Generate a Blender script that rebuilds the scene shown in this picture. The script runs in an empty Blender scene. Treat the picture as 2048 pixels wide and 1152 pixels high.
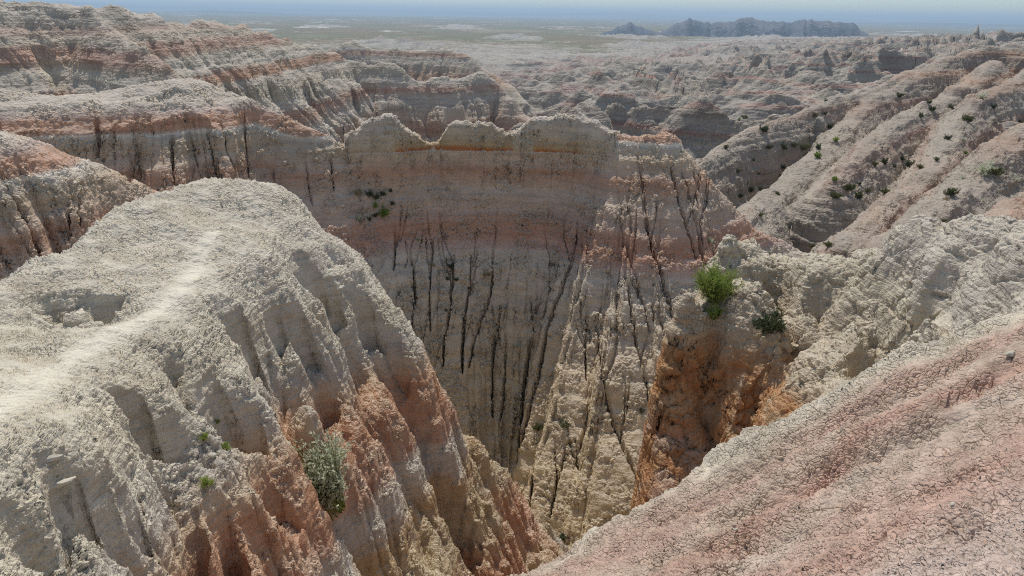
import bpy, math, random
import numpy as np
from mathutils import Matrix, Vector

scene = bpy.context.scene
COL = scene.collection
# ------------------------------------------------------------------ camera
F = 1595.0                      # focal length in pixels of the 2048 wide photograph
PITCH, ROLL = math.radians(19.0), 0.0166
Rh = np.array([1.0, 0.0, 0.0])
fw = np.array([0.0, math.cos(PITCH), -math.sin(PITCH)])
Uh = np.cross(Rh, fw)
CR = math.cos(ROLL)*Rh + math.sin(ROLL)*Uh
CU = -math.sin(ROLL)*Rh + math.cos(ROLL)*Uh
cam = bpy.data.cameras.new('camera')
cam.lens = 36.0*F/2048.0
cam.sensor_width = 36.0
cam.clip_start = 0.05
cam.clip_end = 120000.0
cam_ob = bpy.data.objects.new('camera', cam)
COL.objects.link(cam_ob)
M = Matrix.Identity(4)
for i in range(3):
    M[i][0], M[i][1], M[i][2] = CR[i], CU[i], -fw[i]
cam_ob.matrix_world = M
scene.camera = cam_ob

# ------------------------------------------------------------------ sky, sun, exposure
SUN_EL, SUN_AZ = math.radians(57.0), math.radians(-10.0)   # azimuth clockwise from +Y (the view)
world = bpy.data.worlds.new('World')
scene.world = world
world.use_nodes = True
wn = world.node_tree.nodes
wl = world.node_tree.links
bgn = wn['Background']
sky = wn.new('ShaderNodeTexSky')
sky.sky_type = 'NISHITA'
sky.sun_disc = False
sky.sun_elevation = SUN_EL
sky.sun_rotation = SUN_AZ
sky.altitude = 900.0
sky.air_density = 1.0
sky.dust_density = 0.3
sky.ozone_density = 1.5
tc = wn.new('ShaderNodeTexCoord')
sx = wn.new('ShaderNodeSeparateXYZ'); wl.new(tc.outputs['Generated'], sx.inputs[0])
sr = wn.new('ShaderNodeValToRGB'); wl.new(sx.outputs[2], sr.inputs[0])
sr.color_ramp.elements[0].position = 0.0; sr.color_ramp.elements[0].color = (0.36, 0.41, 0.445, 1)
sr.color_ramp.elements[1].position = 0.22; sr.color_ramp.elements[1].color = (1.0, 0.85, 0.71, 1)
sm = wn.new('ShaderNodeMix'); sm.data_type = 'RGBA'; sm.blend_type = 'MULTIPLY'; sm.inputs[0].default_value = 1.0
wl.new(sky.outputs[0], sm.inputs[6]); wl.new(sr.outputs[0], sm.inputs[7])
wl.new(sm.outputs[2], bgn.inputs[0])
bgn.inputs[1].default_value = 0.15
sun = bpy.data.lights.new('sun', 'SUN')
sun.energy = 2.55
sun.angle = math.radians(0.53)
sun.color = (1.0, 0.955, 0.895)
sun_ob = bpy.data.objects.new('sun', sun)
COL.objects.link(sun_ob)
sdir = Vector((math.sin(SUN_AZ)*math.cos(SUN_EL), math.cos(SUN_AZ)*math.cos(SUN_EL), math.sin(SUN_EL)))
sun_ob.rotation_euler = sdir.to_track_quat('Z', 'Y').to_euler()
vs = scene.view_settings
vs.view_transform = 'Standard'
vs.look = 'None'
vs.exposure = 0.50
vs.gamma = 1.0
scene.render.engine = 'CYCLES'
scene.cycles.max_bounces = 4
scene.cycles.volume_bounces = 0
scene.cycles.use_denoising = False
scene.cycles.filter_width = 1.1

# ------------------------------------------------------------------ helpers: rays, noise
def ray(px, py):
    a = (np.asarray(px, float)-1024.0)/F
    b = -(np.asarray(py, float)-576.0)/F
    return np.stack([a*CR[i] + b*CU[i] + fw[i] for i in range(3)], -1)

def P(px, py, r):
    """point seen at a photo pixel, at horizontal range r"""
    d = ray(px, py)
    t = r/np.hypot(d[..., 0], d[..., 1])
    return d*t[..., None]

def PL(pts):
    a = np.array(pts, float)
    return P(a[:, 0], a[:, 1], a[:, 2])

_rs = np.random.RandomState(7)
_perm = np.concatenate([_rs.permutation(256)]*3).astype(np.int32)
_g2 = np.stack([np.cos(np.linspace(0, 2*np.pi, 256, False)), np.sin(np.linspace(0, 2*np.pi, 256, False))], -1)

def pn(x, y, seed=0):
    """2-D gradient noise, about -1..1"""
    x = np.asarray(x, float)+seed*17.31; y = np.asarray(y, float)+seed*9.77
    xi = np.floor(x); yi = np.floor(y)
    xf = x-xi; yf = y-yi
    X = xi.astype(np.int64) & 255; Y = yi.astype(np.int64) & 255
    u = xf*xf*xf*(xf*(xf*6-15)+10); v = yf*yf*yf*(yf*(yf*6-15)+10)
    def g(ix, iy, fx, fy):
        k = _perm[_perm[ix & 255]+(iy & 255)]
        return _g2[k, 0]*fx+_g2[k, 1]*fy
    a = g(X, Y, xf, yf); b = g(X+1, Y, xf-1, yf)
    c = g(X, Y+1, xf, yf-1); d = g(X+1, Y+1, xf-1, yf-1)
    return 1.5*((a*(1-u)+b*u)*(1-v)+(c*(1-u)+d*u)*v)

def fbm(x, y, o=4, seed=0, gain=0.5, lac=2.03):
    s = 0; a = 1.0; f = 1.0
    for i in range(o):
        s = s+a*pn(x*f, y*f, seed+i); a *= gain; f *= lac
    return s

def sstep(a, b, x):
    t = np.clip((x-a)/(b-a), 0, 1)
    return t*t*(3-2*t)

def smax(a, b, k):
    h = np.clip(0.5+0.5*(a-b)/k, 0, 1)
    return b*(1-h)+a*h+k*h*(1-h)

class Line:
    """polyline in plan with z: nearest point queries"""
    def __init__(self, pts, smooth=0):
        p = np.array(pts, float)
        if smooth:
            t = np.concatenate([[0], np.cumsum(np.hypot(*np.diff(p[:, :2], axis=0).T))])
            tt = np.linspace(0, t[-1], len(p)*smooth)
            p = np.stack([np.interp(tt, t, p[:, k]) for k in range(3)], -1)
            for _ in range(smooth//2):
                q = p.copy(); q[1:-1] = 0.25*p[:-2]+0.5*p[1:-1]+0.25*p[2:]; p = q
        self.p = p
        self.s = np.concatenate([[0], np.cumsum(np.hypot(*np.diff(p[:, :2], axis=0).T))])
    def near(self, x, y):
        p = self.p
        bd = np.full(x.shape, 1e18); bu = np.zeros(x.shape); bz = np.zeros(x.shape); bs = np.zeros(x.shape)
        for i in range(len(p)-1):
            ax, ay, az = p[i]; dx, dy, dz = p[i+1]-p[i]
            L2 = dx*dx+dy*dy+1e-12
            t = np.clip(((x-ax)*dx+(y-ay)*dy)/L2, 0, 1)
            ex = x-ax-t*dx; ey = y-ay-t*dy
            d2 = ex*ex+ey*ey
            m = d2 < bd
            bd = np.where(m, d2, bd)
            bu = np.where(m, self.s[i]+t*math.sqrt(L2), bu)
            bz = np.where(m, az+t*dz, bz)
            bs = np.where(m, np.sign(dx*ey-dy*ex), bs)
        return np.sqrt(bd), bs, bu, bz

def gul(n, p=2.5):
    return np.clip(1-np.abs(n)*1.6, 0, 1)**p

def flutes(u, d, f, seed=0, oct=3, meander=0.25, skew=0.0, gain=0.48):
    """gully incision, 0..~1, running down a face (u along the crest, d away from it)"""
    uu = u+meander/f*pn(u*f*0.7, d*0.45, seed+50)+skew*d
    s = 0; a = 1.0
    for i in range(oct):
        s = s+a*gul(pn(uu*f, d*0.06*f+11.3*i, seed+i)); a *= gain; f *= 2.17
    return s

def bench(z, x, y, per, k, seed, wob=0.25):
    q = (z+per*wob*pn(x*0.35/per, y*0.35/per, seed))/per+0.13*np.sin(z*2.1/per)
    fl = np.floor(q); f = q-fl
    return z+per*k*(sstep(0.3, 1.0, f)-f)

class TPS:
    def __init__(self, pts, lam=0.0):
        c = np.array(pts, float)
        self.c = c[:, :2]
        n = len(c)
        d2 = ((self.c[:, None]-self.c[None])**2).sum(-1)
        K = 0.5*d2*np.log(d2+1e-9)+lam*np.eye(n)
        Pm = np.concatenate([np.ones((n, 1)), self.c], 1)
        A = np.block([[K, Pm], [Pm.T, np.zeros((3, 3))]])
        self.w = np.linalg.solve(A, np.concatenate([c[:, 2], [0, 0, 0]]))
    def __call__(self, x, y):
        r = self.w[-3]+self.w[-2]*x+self.w[-1]*y
        for i, (cx, cy) in enumerate(self.c):
            d2 = (x-cx)**2+(y-cy)**2
            r = r+self.w[i]*0.5*d2*np.log(d2+1e-9)
        return r

def hit(H, px, py, r0, r1, n=3000):
    """where the ray through a photo pixel meets the surface H"""
    r = np.geomspace(r0, r1, n)
    d = ray(px, py); hd = math.hypot(d[0], d[1])
    X = d[0]/hd*r; Y = d[1]/hd*r; Z = d[2]/hd*r
    below = np.nonzero(Z < H(X, Y))[0]
    k = below[0] if len(below) else n-1
    return np.array([X[k], Y[k], Z[k]])

def carve_lines(H, gullies, r0, r1):
    """gullies: (pixel polyline, half width, depth[, sharpness]) -> world polylines"""
    out = []
    for g in gullies:
        pts = [hit(H, a, b, r0, r1) for a, b in g[0]]
        out.append((Line(pts, 3), g[1], g[2], g[3] if len(g) > 3 else 1.3))
    return out

def carve(H, lines):
    def H2(x, y):
        z = H(x, y)
        for L, w, dep, sh in lines:
            lo = L.p[:, :2].min(0)-w; hi = L.p[:, :2].max(0)+w
            m = (x > lo[0]) & (x < hi[0]) & (y > lo[1]) & (y < hi[1])
            if not m.any():
                continue
            xs = x[m]; ys = y[m]
            wob = 1+0.5*pn(xs*1.7/w*0.3, ys*1.7/w*0.3, 3)
            d, s, u, zz = L.near(xs, ys)
            tot = L.s[-1]
            taper = np.clip(np.minimum(u/(0.35*tot), (tot-u)/(0.12*tot)+0.25), 0, 1)
            z[m] -= dep*taper*np.clip(1-d/(w*wob), 0, 1)**sh
        return z
    return H2

def tag(o, label=None, cat=None, group=None, kind=None):
    if label: o['label'] = label
    if cat: o['category'] = cat
    if group: o['group'] = group
    if kind: o['kind'] = kind
    return o

def mesh_from(name, v, f, mats, smooth=True, parent=None):
    me = bpy.data.meshes.new(name)
    me.from_pydata([tuple(p) for p in v], [], f)
    for m in mats: me.materials.append(m)
    if smooth: me.polygons.foreach_set('use_smooth', [True]*len(me.polygons))
    o = bpy.data.objects.new(name, me)
    COL.objects.link(o)
    if parent: o.parent = parent
    return o

QUAL = 1.0
def patch(name, H, az0, az1, nc, r0, r1, nr, mat, attrs=None, hid=0.12, kr=0.02, label=None, cat=None, fine=None):
    """a stretch of ground as a mesh over plan (azimuth, range); rows are denser where the slope is steep"""
    nc = int(nc*QUAL); nr = int(nr*QUAL)
    az = np.radians(np.linspace(az0, az1, nc))
    ncc = max(60, nc//5); nrc = 700
    azc = np.radians(np.linspace(az0, az1, ncc))
    rc = np.geomspace(r0, r1, nrc)
    A, R = np.meshgrid(azc, rc, indexing='ij')
    Z = H(R*np.sin(A), R*np.cos(A))
    el = Z/R
    del_ = np.diff(el, axis=1)
    vis = el[:, 1:] >= np.maximum.accumulate(el, axis=1)[:, 1:]-0.003
    w = np.abs(del_)*np.where(vis, 1.0, hid)+kr*np.diff(np.log(rc))[None]
    k = 4
    pad = np.pad(w, ((k, k), (0, 0)), mode='edge')
    w = sum(pad[i:i+ncc] for i in range(2*k+1))/(2*k+1)
    cum = np.concatenate([np.zeros((ncc, 1)), np.cumsum(w, 1)], 1)
    cum /= cum[:, -1:]
    t = np.linspace(0, 1, nr)
    Rc = np.stack([np.interp(t, cum[i], np.log(rc)) for i in range(ncc)])
    ic = np.interp(az, azc, np.arange(ncc)); i0 = np.minimum(ic.astype(int), ncc-2); fr = (ic-i0)[:, None]
    R = np.exp(Rc[i0]*(1-fr)+Rc[i0+1]*fr)
    X = R*np.sin(az)[:, None]; Y = R*np.cos(az)[:, None]
    Z = H(X, Y)
    if fine is not None:
        X, Y, Z = fine(X, Y, Z)
    co = np.stack([X, Y, Z], -1).reshape(-1, 3)
    idx = np.arange(nc*nr).reshape(nc, nr)
    q = np.stack([idx[:-1, :-1], idx[1:, :-1], idx[1:, 1:], idx[:-1, 1:]], -1).reshape(-1, 4)
    me = bpy.data.meshes.new(name)
    me.vertices.add(len(co)); me.vertices.foreach_set('co', co.astype(np.float32).ravel())
    me.loops.add(q.size); me.loops.foreach_set('vertex_index', q.astype(np.int32).ravel())
    me.polygons.add(len(q))
    me.polygons.foreach_set('loop_start', np.arange(0, q.size, 4, dtype=np.int32))
    me.polygons.foreach_set('use_smooth', np.ones(len(q), dtype=bool))
    me.update(calc_edges=True)
    if attrs:
        for nm, fn in attrs.items():
            a = me.attributes.new(nm, 'FLOAT', 'POINT')
            a.data.foreach_set('value', np.asarray(fn(X, Y, Z), dtype=np.float32).ravel())
    me.materials.append(mat)
    o = bpy.data.objects.new(name, me)
    COL.objects.link(o)
    tag(o, label, cat, kind='structure')
    return o

# ------------------------------------------------------------------ materials
def rgb(r, g, b):
    """sRGB 0-255 of the material itself -> linear"""
    def c(v):
        v /= 255.0
        return v/12.92 if v <= 0.04045 else ((v+0.055)/1.055)**2.4
    return (c(r), c(g), c(b), 1.0)

class NT:
    def __init__(self, mat):
        mat.use_nodes = True
        self.t = mat.node_tree
        self.t.nodes.clear()
    def n(self, typ, ins=None, **props):
        nd = self.t.nodes.new(typ)
        for k, v in props.items(): setattr(nd, k, v)
        for k, v in (ins or {}).items():
            s = nd.inputs[k]
            if hasattr(v, 'is_output'): self.t.links.new(v, s)
            else: s.default_value = v
        return nd
    def m(self, op, a, b=0.0, c=0.0, clamp=False):
        return self.n('ShaderNodeMath', {0: a, 1: b, 2: c}, operation=op, use_clamp=clamp).outputs[0]
    def mr(self, v, a, b, c=0.0, d=1.0, smooth=False):
        return self.n('ShaderNodeMapRange', {0: v, 1: a, 2: b, 3: c, 4: d}, interpolation_type='SMOOTHSTEP' if smooth else 'LINEAR').outputs[0]
    def noise(self, vec, scale, detail=4.0, rough=0.55, dist=0.0):
        return self.n('ShaderNodeTexNoise', {'Vector': vec, 'Scale': scale, 'Detail': detail, 'Roughness': rough, 'Distortion': dist}).outputs[0]
    def mix(self, f, a, b, mode='MIX'):
        nd = self.t.nodes.new('ShaderNodeMix'); nd.data_type = 'RGBA'; nd.blend_type = mode
        for s, v in ((nd.inputs[0], f), (nd.inputs[6], a), (nd.inputs[7], b)):
            if hasattr(v, 'is_output'): self.t.links.new(v, s)
            else: s.default_value = v
        return nd.outputs[2]
    def ramp(self, v, stops, interp='LINEAR'):
        nd = self.t.nodes.new('ShaderNodeValToRGB'); cr = nd.color_ramp; cr.interpolation = interp
        while len(cr.elements) < len(stops): cr.elements.new(0.5)
        for e, (p, c) in zip(cr.elements, stops): e.position = p; e.color = c
        self.t.links.new(v, nd.inputs[0])
        return nd.outputs[0]

def strata_mat(name, stops, L=0.06, amp=0.025, crack=0.0, ledge=0.0, warp=0.3, dust=None, dust_s=(0.55, 0.9), lump=0.06,
               popmask=(0.35, 0.6), dustamt=0.6, tint=0.12, crackL=2.0, extra=None, thin=None, smooth_steep=0.0, disp=True, crust=0.35, chipk=0.7, bedk=0.6, worn=False, crackm=(0.40, 0.62)):
    """sediment with horizontal beds: colour by bed height (attribute 'strata'), popcorn crust of lump size L metres"""
    mat = bpy.data.materials.new(name)
    N = NT(mat)
    geo = N.n('ShaderNodeNewGeometry')
    pos = N.n('ShaderNodeTexCoord').outputs['Object']
    st = N.n('ShaderNodeAttribute', attribute_name='strata').outputs['Fac']
    n1 = N.noise(pos, 0.35/(L*20), 4.0, 0.6)
    n2 = N.noise(pos, 0.25/L, 3.0, 0.6)
    z = N.m('ADD', st, N.m('MULTIPLY', N.m('SUBTRACT', n1, 0.5), warp*2))
    z = N.m('ADD', z, N.m('MULTIPLY', N.m('SUBTRACT', n2, 0.5), warp*0.7))
    z0, z1 = stops[0][0], stops[-1][0]
    fac = N.mr(z, z0, z1)
    col = N.ramp(fac, [((s-z0)/(z1-z0), c) for s, c in stops])
    # fine beds: thin streaks along the level
    map_ = N.n('ShaderNodeMapping', {0: pos, 3: (0.25, 0.25, 4.0)}).outputs[0]
    bed = N.noise(map_, 0.12/L, 5.0, 0.7)
    col = N.mix(bedk, col, N.ramp(bed, [(0.30, (0.62, 0.60, 0.58, 1)), (0.5, (1, 1, 1, 1)), (0.70, (1.25, 1.24, 1.22, 1))]), 'MULTIPLY')
    # large patches and small grain
    big = N.noise(pos, 0.06/L, 5.0, 0.65)
    col = N.mix(1.0, col, N.ramp(big, [(0.3, (1-tint*1.5, 1-tint*1.7, 1-tint*1.8, 1)), (0.5, (1, 1, 1, 1)), (0.7, (1+tint, 1+tint, 1+tint, 1))]), 'MULTIPLY')
    gr = N.noise(pos, 2.2/L, 2.0, 0.8)
    col = N.mix(1.0, col, N.ramp(gr, [(0.3, (0.80, 0.79, 0.77, 1)), (0.5, (1, 1, 1, 1)), (0.7, (1.14, 1.14, 1.13, 1))]), 'MULTIPLY')
    up = N.n('ShaderNodeSeparateXYZ', {0: geo.outputs['True Normal']}).outputs[2]
    pmn = N.noise(pos, 0.11/L, 4.0, 0.6)
    if crust:
        cm = N.mr(N.m('ADD', pmn, N.m('MULTIPLY', N.m('SUBTRACT', gr, 0.5), 0.35)), popmask[0]+0.05, popmask[1]+0.12, smooth=True)
        col = N.mix(N.m('MULTIPLY', cm, crust), col, rgb(196, 184, 160))
    if dust is not None:
        nz = N.m('ADD', up, N.m('MULTIPLY', N.m('SUBTRACT', n2, 0.5), 0.5))
        col = N.mix(N.m('MULTIPLY', N.mr(nz, dust_s[0], dust_s[1], smooth=True), dustamt), col, dust)
    if extra: col = extra(N, pos, col, up)
    bs = N.n('ShaderNodeBsdfPrincipled', {'Base Color': col, 'Roughness': 0.95, 'Specular IOR Level': 0.12})
    out = N.n('ShaderNodeOutputMaterial')
    N.t.links.new(bs.outputs[0], out.inputs[0])
    # relief
    if disp:
        wv = N.n('ShaderNodeTexNoise', {'Vector': pos, 'Scale': 0.5/L, 'Detail': 2.0}).outputs[1]
        pw = N.n('ShaderNodeVectorMath', {0: pos, 1: N.n('ShaderNodeVectorMath', {0: wv, 1: (L*1.6,)*3}, operation='MULTIPLY').outputs[0]}, operation='ADD').outputs[0]
        vn = N.n('ShaderNodeTexVoronoi', {'Vector': pw, 'Scale': 1.0/L, 'Randomness': 1.0}, feature='F1')
        v = vn.outputs[0]
        pop = N.m('MULTIPLY', N.m('SUBTRACT', 0.55, v), amp)
        chip = N.n('ShaderNodeSeparateXYZ', {0: vn.outputs[1]}).outputs[0]
        pop = N.m('ADD', pop, N.m('MULTIPLY', N.m('SUBTRACT', chip, 0.5), amp*chipk))
        v2 = N.n('ShaderNodeTexVoronoi', {'Vector': pw, 'Scale': 0.41/L, 'Randomness': 1.0}, feature='F1').outputs[0]
        pop = N.m('ADD', pop, N.m('MULTIPLY', N.m('SUBTRACT', 0.55, v2), amp*1.5))
        pm = N.mr(pmn, popmask[0], popmask[1], smooth=True)
        if smooth_steep:
            pm = N.m('MULTIPLY', pm, N.mr(up, smooth_steep-0.2, smooth_steep+0.15, 0.12, 1.0, smooth=True))
        if worn:
            pm = N.m('MULTIPLY', pm, N.mr(N.n('ShaderNodeAttribute', attribute_name='trodden').outputs['Fac'], 0.0, 0.7, 1.0, 0.15))
        h = N.m('MULTIPLY', pop, pm)
        h = N.m('ADD', h, N.m('MULTIPLY', N.m('SUBTRACT', N.noise(pos, 0.16/L, 6.0, 0.62), 0.5), lump))
        if ledge:
            m2 = N.n('ShaderNodeMapping', {0: pos, 3: (0.18, 0.18, 2.2)}).outputs[0]
            lb = N.noise(m2, 0.22/L, 4.0, 0.6)
            h = N.m('ADD', h, N.m('MULTIPLY', N.m('SUBTRACT', lb, 0.5), ledge))
        if crack:
            ve = N.n('ShaderNodeTexVoronoi', {'Vector': pw, 'Scale': 1.0/(L*crackL), 'Randomness': 1.0}, feature='DISTANCE_TO_EDGE').outputs[0]
            ck = N.m('MULTIPLY', N.mr(ve, 0.0, 0.16, 1.0, 0.0, smooth=True), N.mr(N.noise(pos, 0.09/L, 3.0, 0.6), crackm[0], crackm[1], 0.0, 1.0, smooth=True))
            h = N.m('SUBTRACT', h, N.m('MULTIPLY', ck, crack))
            vb = N.n('ShaderNodeTexVoronoi', {'Vector': pw, 'Scale': 0.37/(L*crackL), 'Randomness': 1.0}, feature='DISTANCE_TO_EDGE').outputs[0]
            cb = N.m('MULTIPLY', N.mr(vb, 0.0, 0.07, 1.0, 0.0, smooth=True), N.mr(N.noise(pos, 0.05/L, 3.0, 0.6), 0.45, 0.62, 0.0, 1.0, smooth=True))
            h = N.m('SUBTRACT', h, N.m('MULTIPLY', cb, crack*1.3))
        dn = N.n('ShaderNodeDisplacement', {'Height': h, 'Midlevel': 0.0, 'Scale': 1.0})
        N.t.links.new(dn.outputs[0], out.inputs['Displacement'])
        mat.displacement_method = 'BOTH'
    return mat

GREY = rgb(182, 172, 158); BUFF = rgb(180, 166, 144); PINK = rgb(172, 150, 138); ORNG = rgb(180, 142, 118)
DORNG = rgb(180, 138, 108); MAUVE = rgb(160, 138, 124); TAN = rgb(178, 161, 130); WHITE = rgb(212, 207, 194); RED = rgb(166, 106, 82)

# ------------------------------------------------------------------ A: the slope the photographer stands on
fp = PL([(2048, 640, 5.6), (1900, 690, 5.4), (1700, 772, 5.2), (1520, 862, 5.1), (1400, 940, 5.0), (1280, 1022, 4.9), (1150, 1095, 4.7), (1050, 1150, 4.6),
         (2048, 800, 4.2), (1800, 900, 4.0), (1500, 1000, 4.1), (1300, 1100, 4.05), (2048, 1000, 3.0), (1800, 1150, 2.8), (1500, 1150, 3.3), (1250, 1150, 3.9),
         (2048, 1150, 2.45), (2300, 640, 5.8), (2300, 900, 3.4)])
def beyond(p, dr, dz):
    r = np.hypot(p[0], p[1]); return [p[0]*(r+dr)/r, p[1]*(r+dr)/r, p[2]+dz]
fpl = list(fp)+[beyond(fp[i], 0.7, -0.75) for i in range(8)]+[beyond(fp[i], 2.0, -3.2) for i in range(8)]
fpl += [(0.3, 1.0, -1.75), (-0.6, 2.4, -2.3), (-0.9, 3.6, -3.3), (1.5, 0.5, -1.55), (-1.5, 0.5, -2.0), (0.0, 0.0, -1.65), (-2.0, 4.0, -4.6), (3.5, 1.5, -1.5), (-3.0, 2.5, -4.0)]
H_A0 = TPS(fpl, 0.02)
edgeA0 = Line(fp[:8])
def H_A1(x, y):
    a = x*0.86-y*0.5; b = x*0.5+y*0.86          # a: across the rills, b: along them (down to the left)
    z = H_A0(x, y)+0.06*fbm(x*1.3, y*1.3, 4, 4)+0.03*np.abs(pn(x*3, y*3, 5))
    rr = np.hypot(x, y)
    de_, s_, u_, z_ = edgeA0.near(x, y)
    z = z+sstep(0.7, 0.0, de_)*(0.10*fbm(x*2.2, y*2.2, 4, 7)+0.05*np.abs(pn(x*5, y*5, 8)))
    return z+0.018*fbm(x*4, y*4, 3, 6)
A_rill = [([(2040, 650), (1950, 705), (1850, 762), (1700, 832), (1560, 902), (1440, 962), (1380, 1000)], 0.13, 0.05), ([(1990, 790), (1920, 830), (1780, 890), (1650, 950), (1560, 985), (1480, 1012), (1400, 1050)], 0.14, 0.06),
          ([(1900, 985), (1750, 1030), (1600, 1062), (1450, 1085), (1350, 1105)], 0.12, 0.045), ([(1600, 925), (1500, 975), (1400, 1010), (1300, 1045)], 0.09, 0.035), ([(2040, 900), (1950, 940), (1800, 990), (1700, 1020)], 0.10, 0.04),
          ([(1840, 700), (1740, 765), (1640, 825), (1540, 885)], 0.08, 0.03), ([(1700, 1080), (1500, 1120), (1380, 1145)], 0.1, 0.03), ([(2040, 720), (1960, 770), (1880, 810)], 0.1, 0.04)]
H_A = carve(H_A1, carve_lines(H_A1, [(a, w, dd*1.7) for a, w, dd in A_rill], 1.0, 9.0))

# ------------------------------------------------------------------ B: pale dome hill, left
dp = [(430, 358, 14.2), (360, 372, 14.0), (500, 363, 14.2), (560, 378, 14.1), (620, 415, 13.8), (690, 472, 13.4), (760, 542, 13.2), (800, 600, 12.8), (850, 682, 12.4), (870, 742, 12.6),
      (300, 383, 13.4), (220, 430, 12.6), (130, 500, 11.8), (60, 530, 11.3), (0, 556, 10.8), (-120, 590, 10.2),
      (430, 420, 12.7), (400, 490, 11.2), (350, 590, 9.4), (150, 700, 7.7), (0, 830, 6.2), (0, 1152, 4.5), (-200, 1000, 4.9),
      (560, 470, 12.0), (640, 540, 11.6), (560, 560, 10.6), (480, 640, 9.4), (400, 720, 8.3), (620, 680, 10.2), (700, 640, 11.6),
      (250, 500, 11.2), (150, 600, 9.8), (60, 640, 9.0), (50, 720, 7.8), (200, 620, 9.3),
      (560, 800, 8.5), (650, 860, 8.6), (760, 800, 10.4), (400, 900, 7.0), (250, 800, 6.9), (200, 950, 5.7), (100, 1100, 4.9), (300, 1100, 5.5), (420, 1050, 6.1), (560, 1000, 7.1), (560, 1150, 6.6),
      (700, 1000, 8.5), (720, 1150, 7.7), (850, 1000, 9.9), (860, 1150, 8.8), (920, 900, 11.2), (970, 1000, 11.2), (960, 1140, 9.8), (1030, 1050, 11.5), (1050, 1140, 10.7), (900, 790, 12.4)]
dpw = PL(dp)
B_sil = [0, 1, 2, 3, 4, 5, 6, 7, 8, 9, 10, 11, 12, 13, 14, 15]
dpl = list(dpw)+[beyond(dpw[i], 1.2, -0.9) for i in B_sil]+[beyond(dpw[i], 4.5, -7.5) for i in B_sil]
H_B0 = TPS(dpl, 0.01)
spurB = Line(list(PL([(850, 705, 13.4), (905, 770, 13.6), (975, 850, 13.6), (1000, 915, 13.4), (1035, 965, 13.2), (1075, 1020, 13.0), (1118, 1082, 12.8), (1140, 1160, 12.4)])), 3)
pathB0 = Line(list(PL([(430, 430, 12.4), (395, 510, 10.9), (370, 560, 9.9), (335, 598, 9.2), (230, 650, 8.4), (130, 715, 7.6), (40, 790, 6.6), (-40, 870, 5.9), (-150, 1000, 5.0)])), 2)
def H_B1(x, y):
    z = H_B0(x, y)
    d, s, u, zc = spurB.near(x, y)
    z = smax(z, zc-0.9*np.sqrt(d*d+0.05)*1.5, 0.25)
    steep = sstep(-3.9, -6.5, z)
    ax = x*0.55+y*0.84           # across the ribs
    al = x*0.84-y*0.55           # down the ribs
    dpth = pathB0.near(x, y)[0]
    z = z-(0.30+0.45*steep)*0.55*flutes(ax, al, 0.9, 31, 3, 0.6, 0, 0.42)*np.maximum(sstep(-3.4, -4.2, z), sstep(0.7, 1.8, dpth)*sstep(-3.0, -3.5, z)*0.8)
    z = z+0.12*fbm(x*0.7, y*0.7, 4, 8)
    # weak beds worn back into benches, and scooped hollows
    dp_, sp_, up_, zp_ = pathB0.near(x, y)
    msk = sstep(0.5, 1.3, dp_)*sstep(-2.9, -3.5, z)
    per = 0.40; q = (z+0.22*pn(x*0.45, y*0.45, 39))/per; k = np.floor(q); fq = q-k
    z = z+msk*per*0.75*(sstep(0.35, 1.0, fq)-fq)*(0.35+0.65*sstep(-0.2, 0.5, pn(x*0.8, y*0.8, 40)))
    z = z-msk*0.34*gul(pn(x*0.9+5, y*0.9, 41)-0.35, 1.5)
    return np.maximum(z, -19.5+0.2*fbm(x, y, 2, 3))
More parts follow.
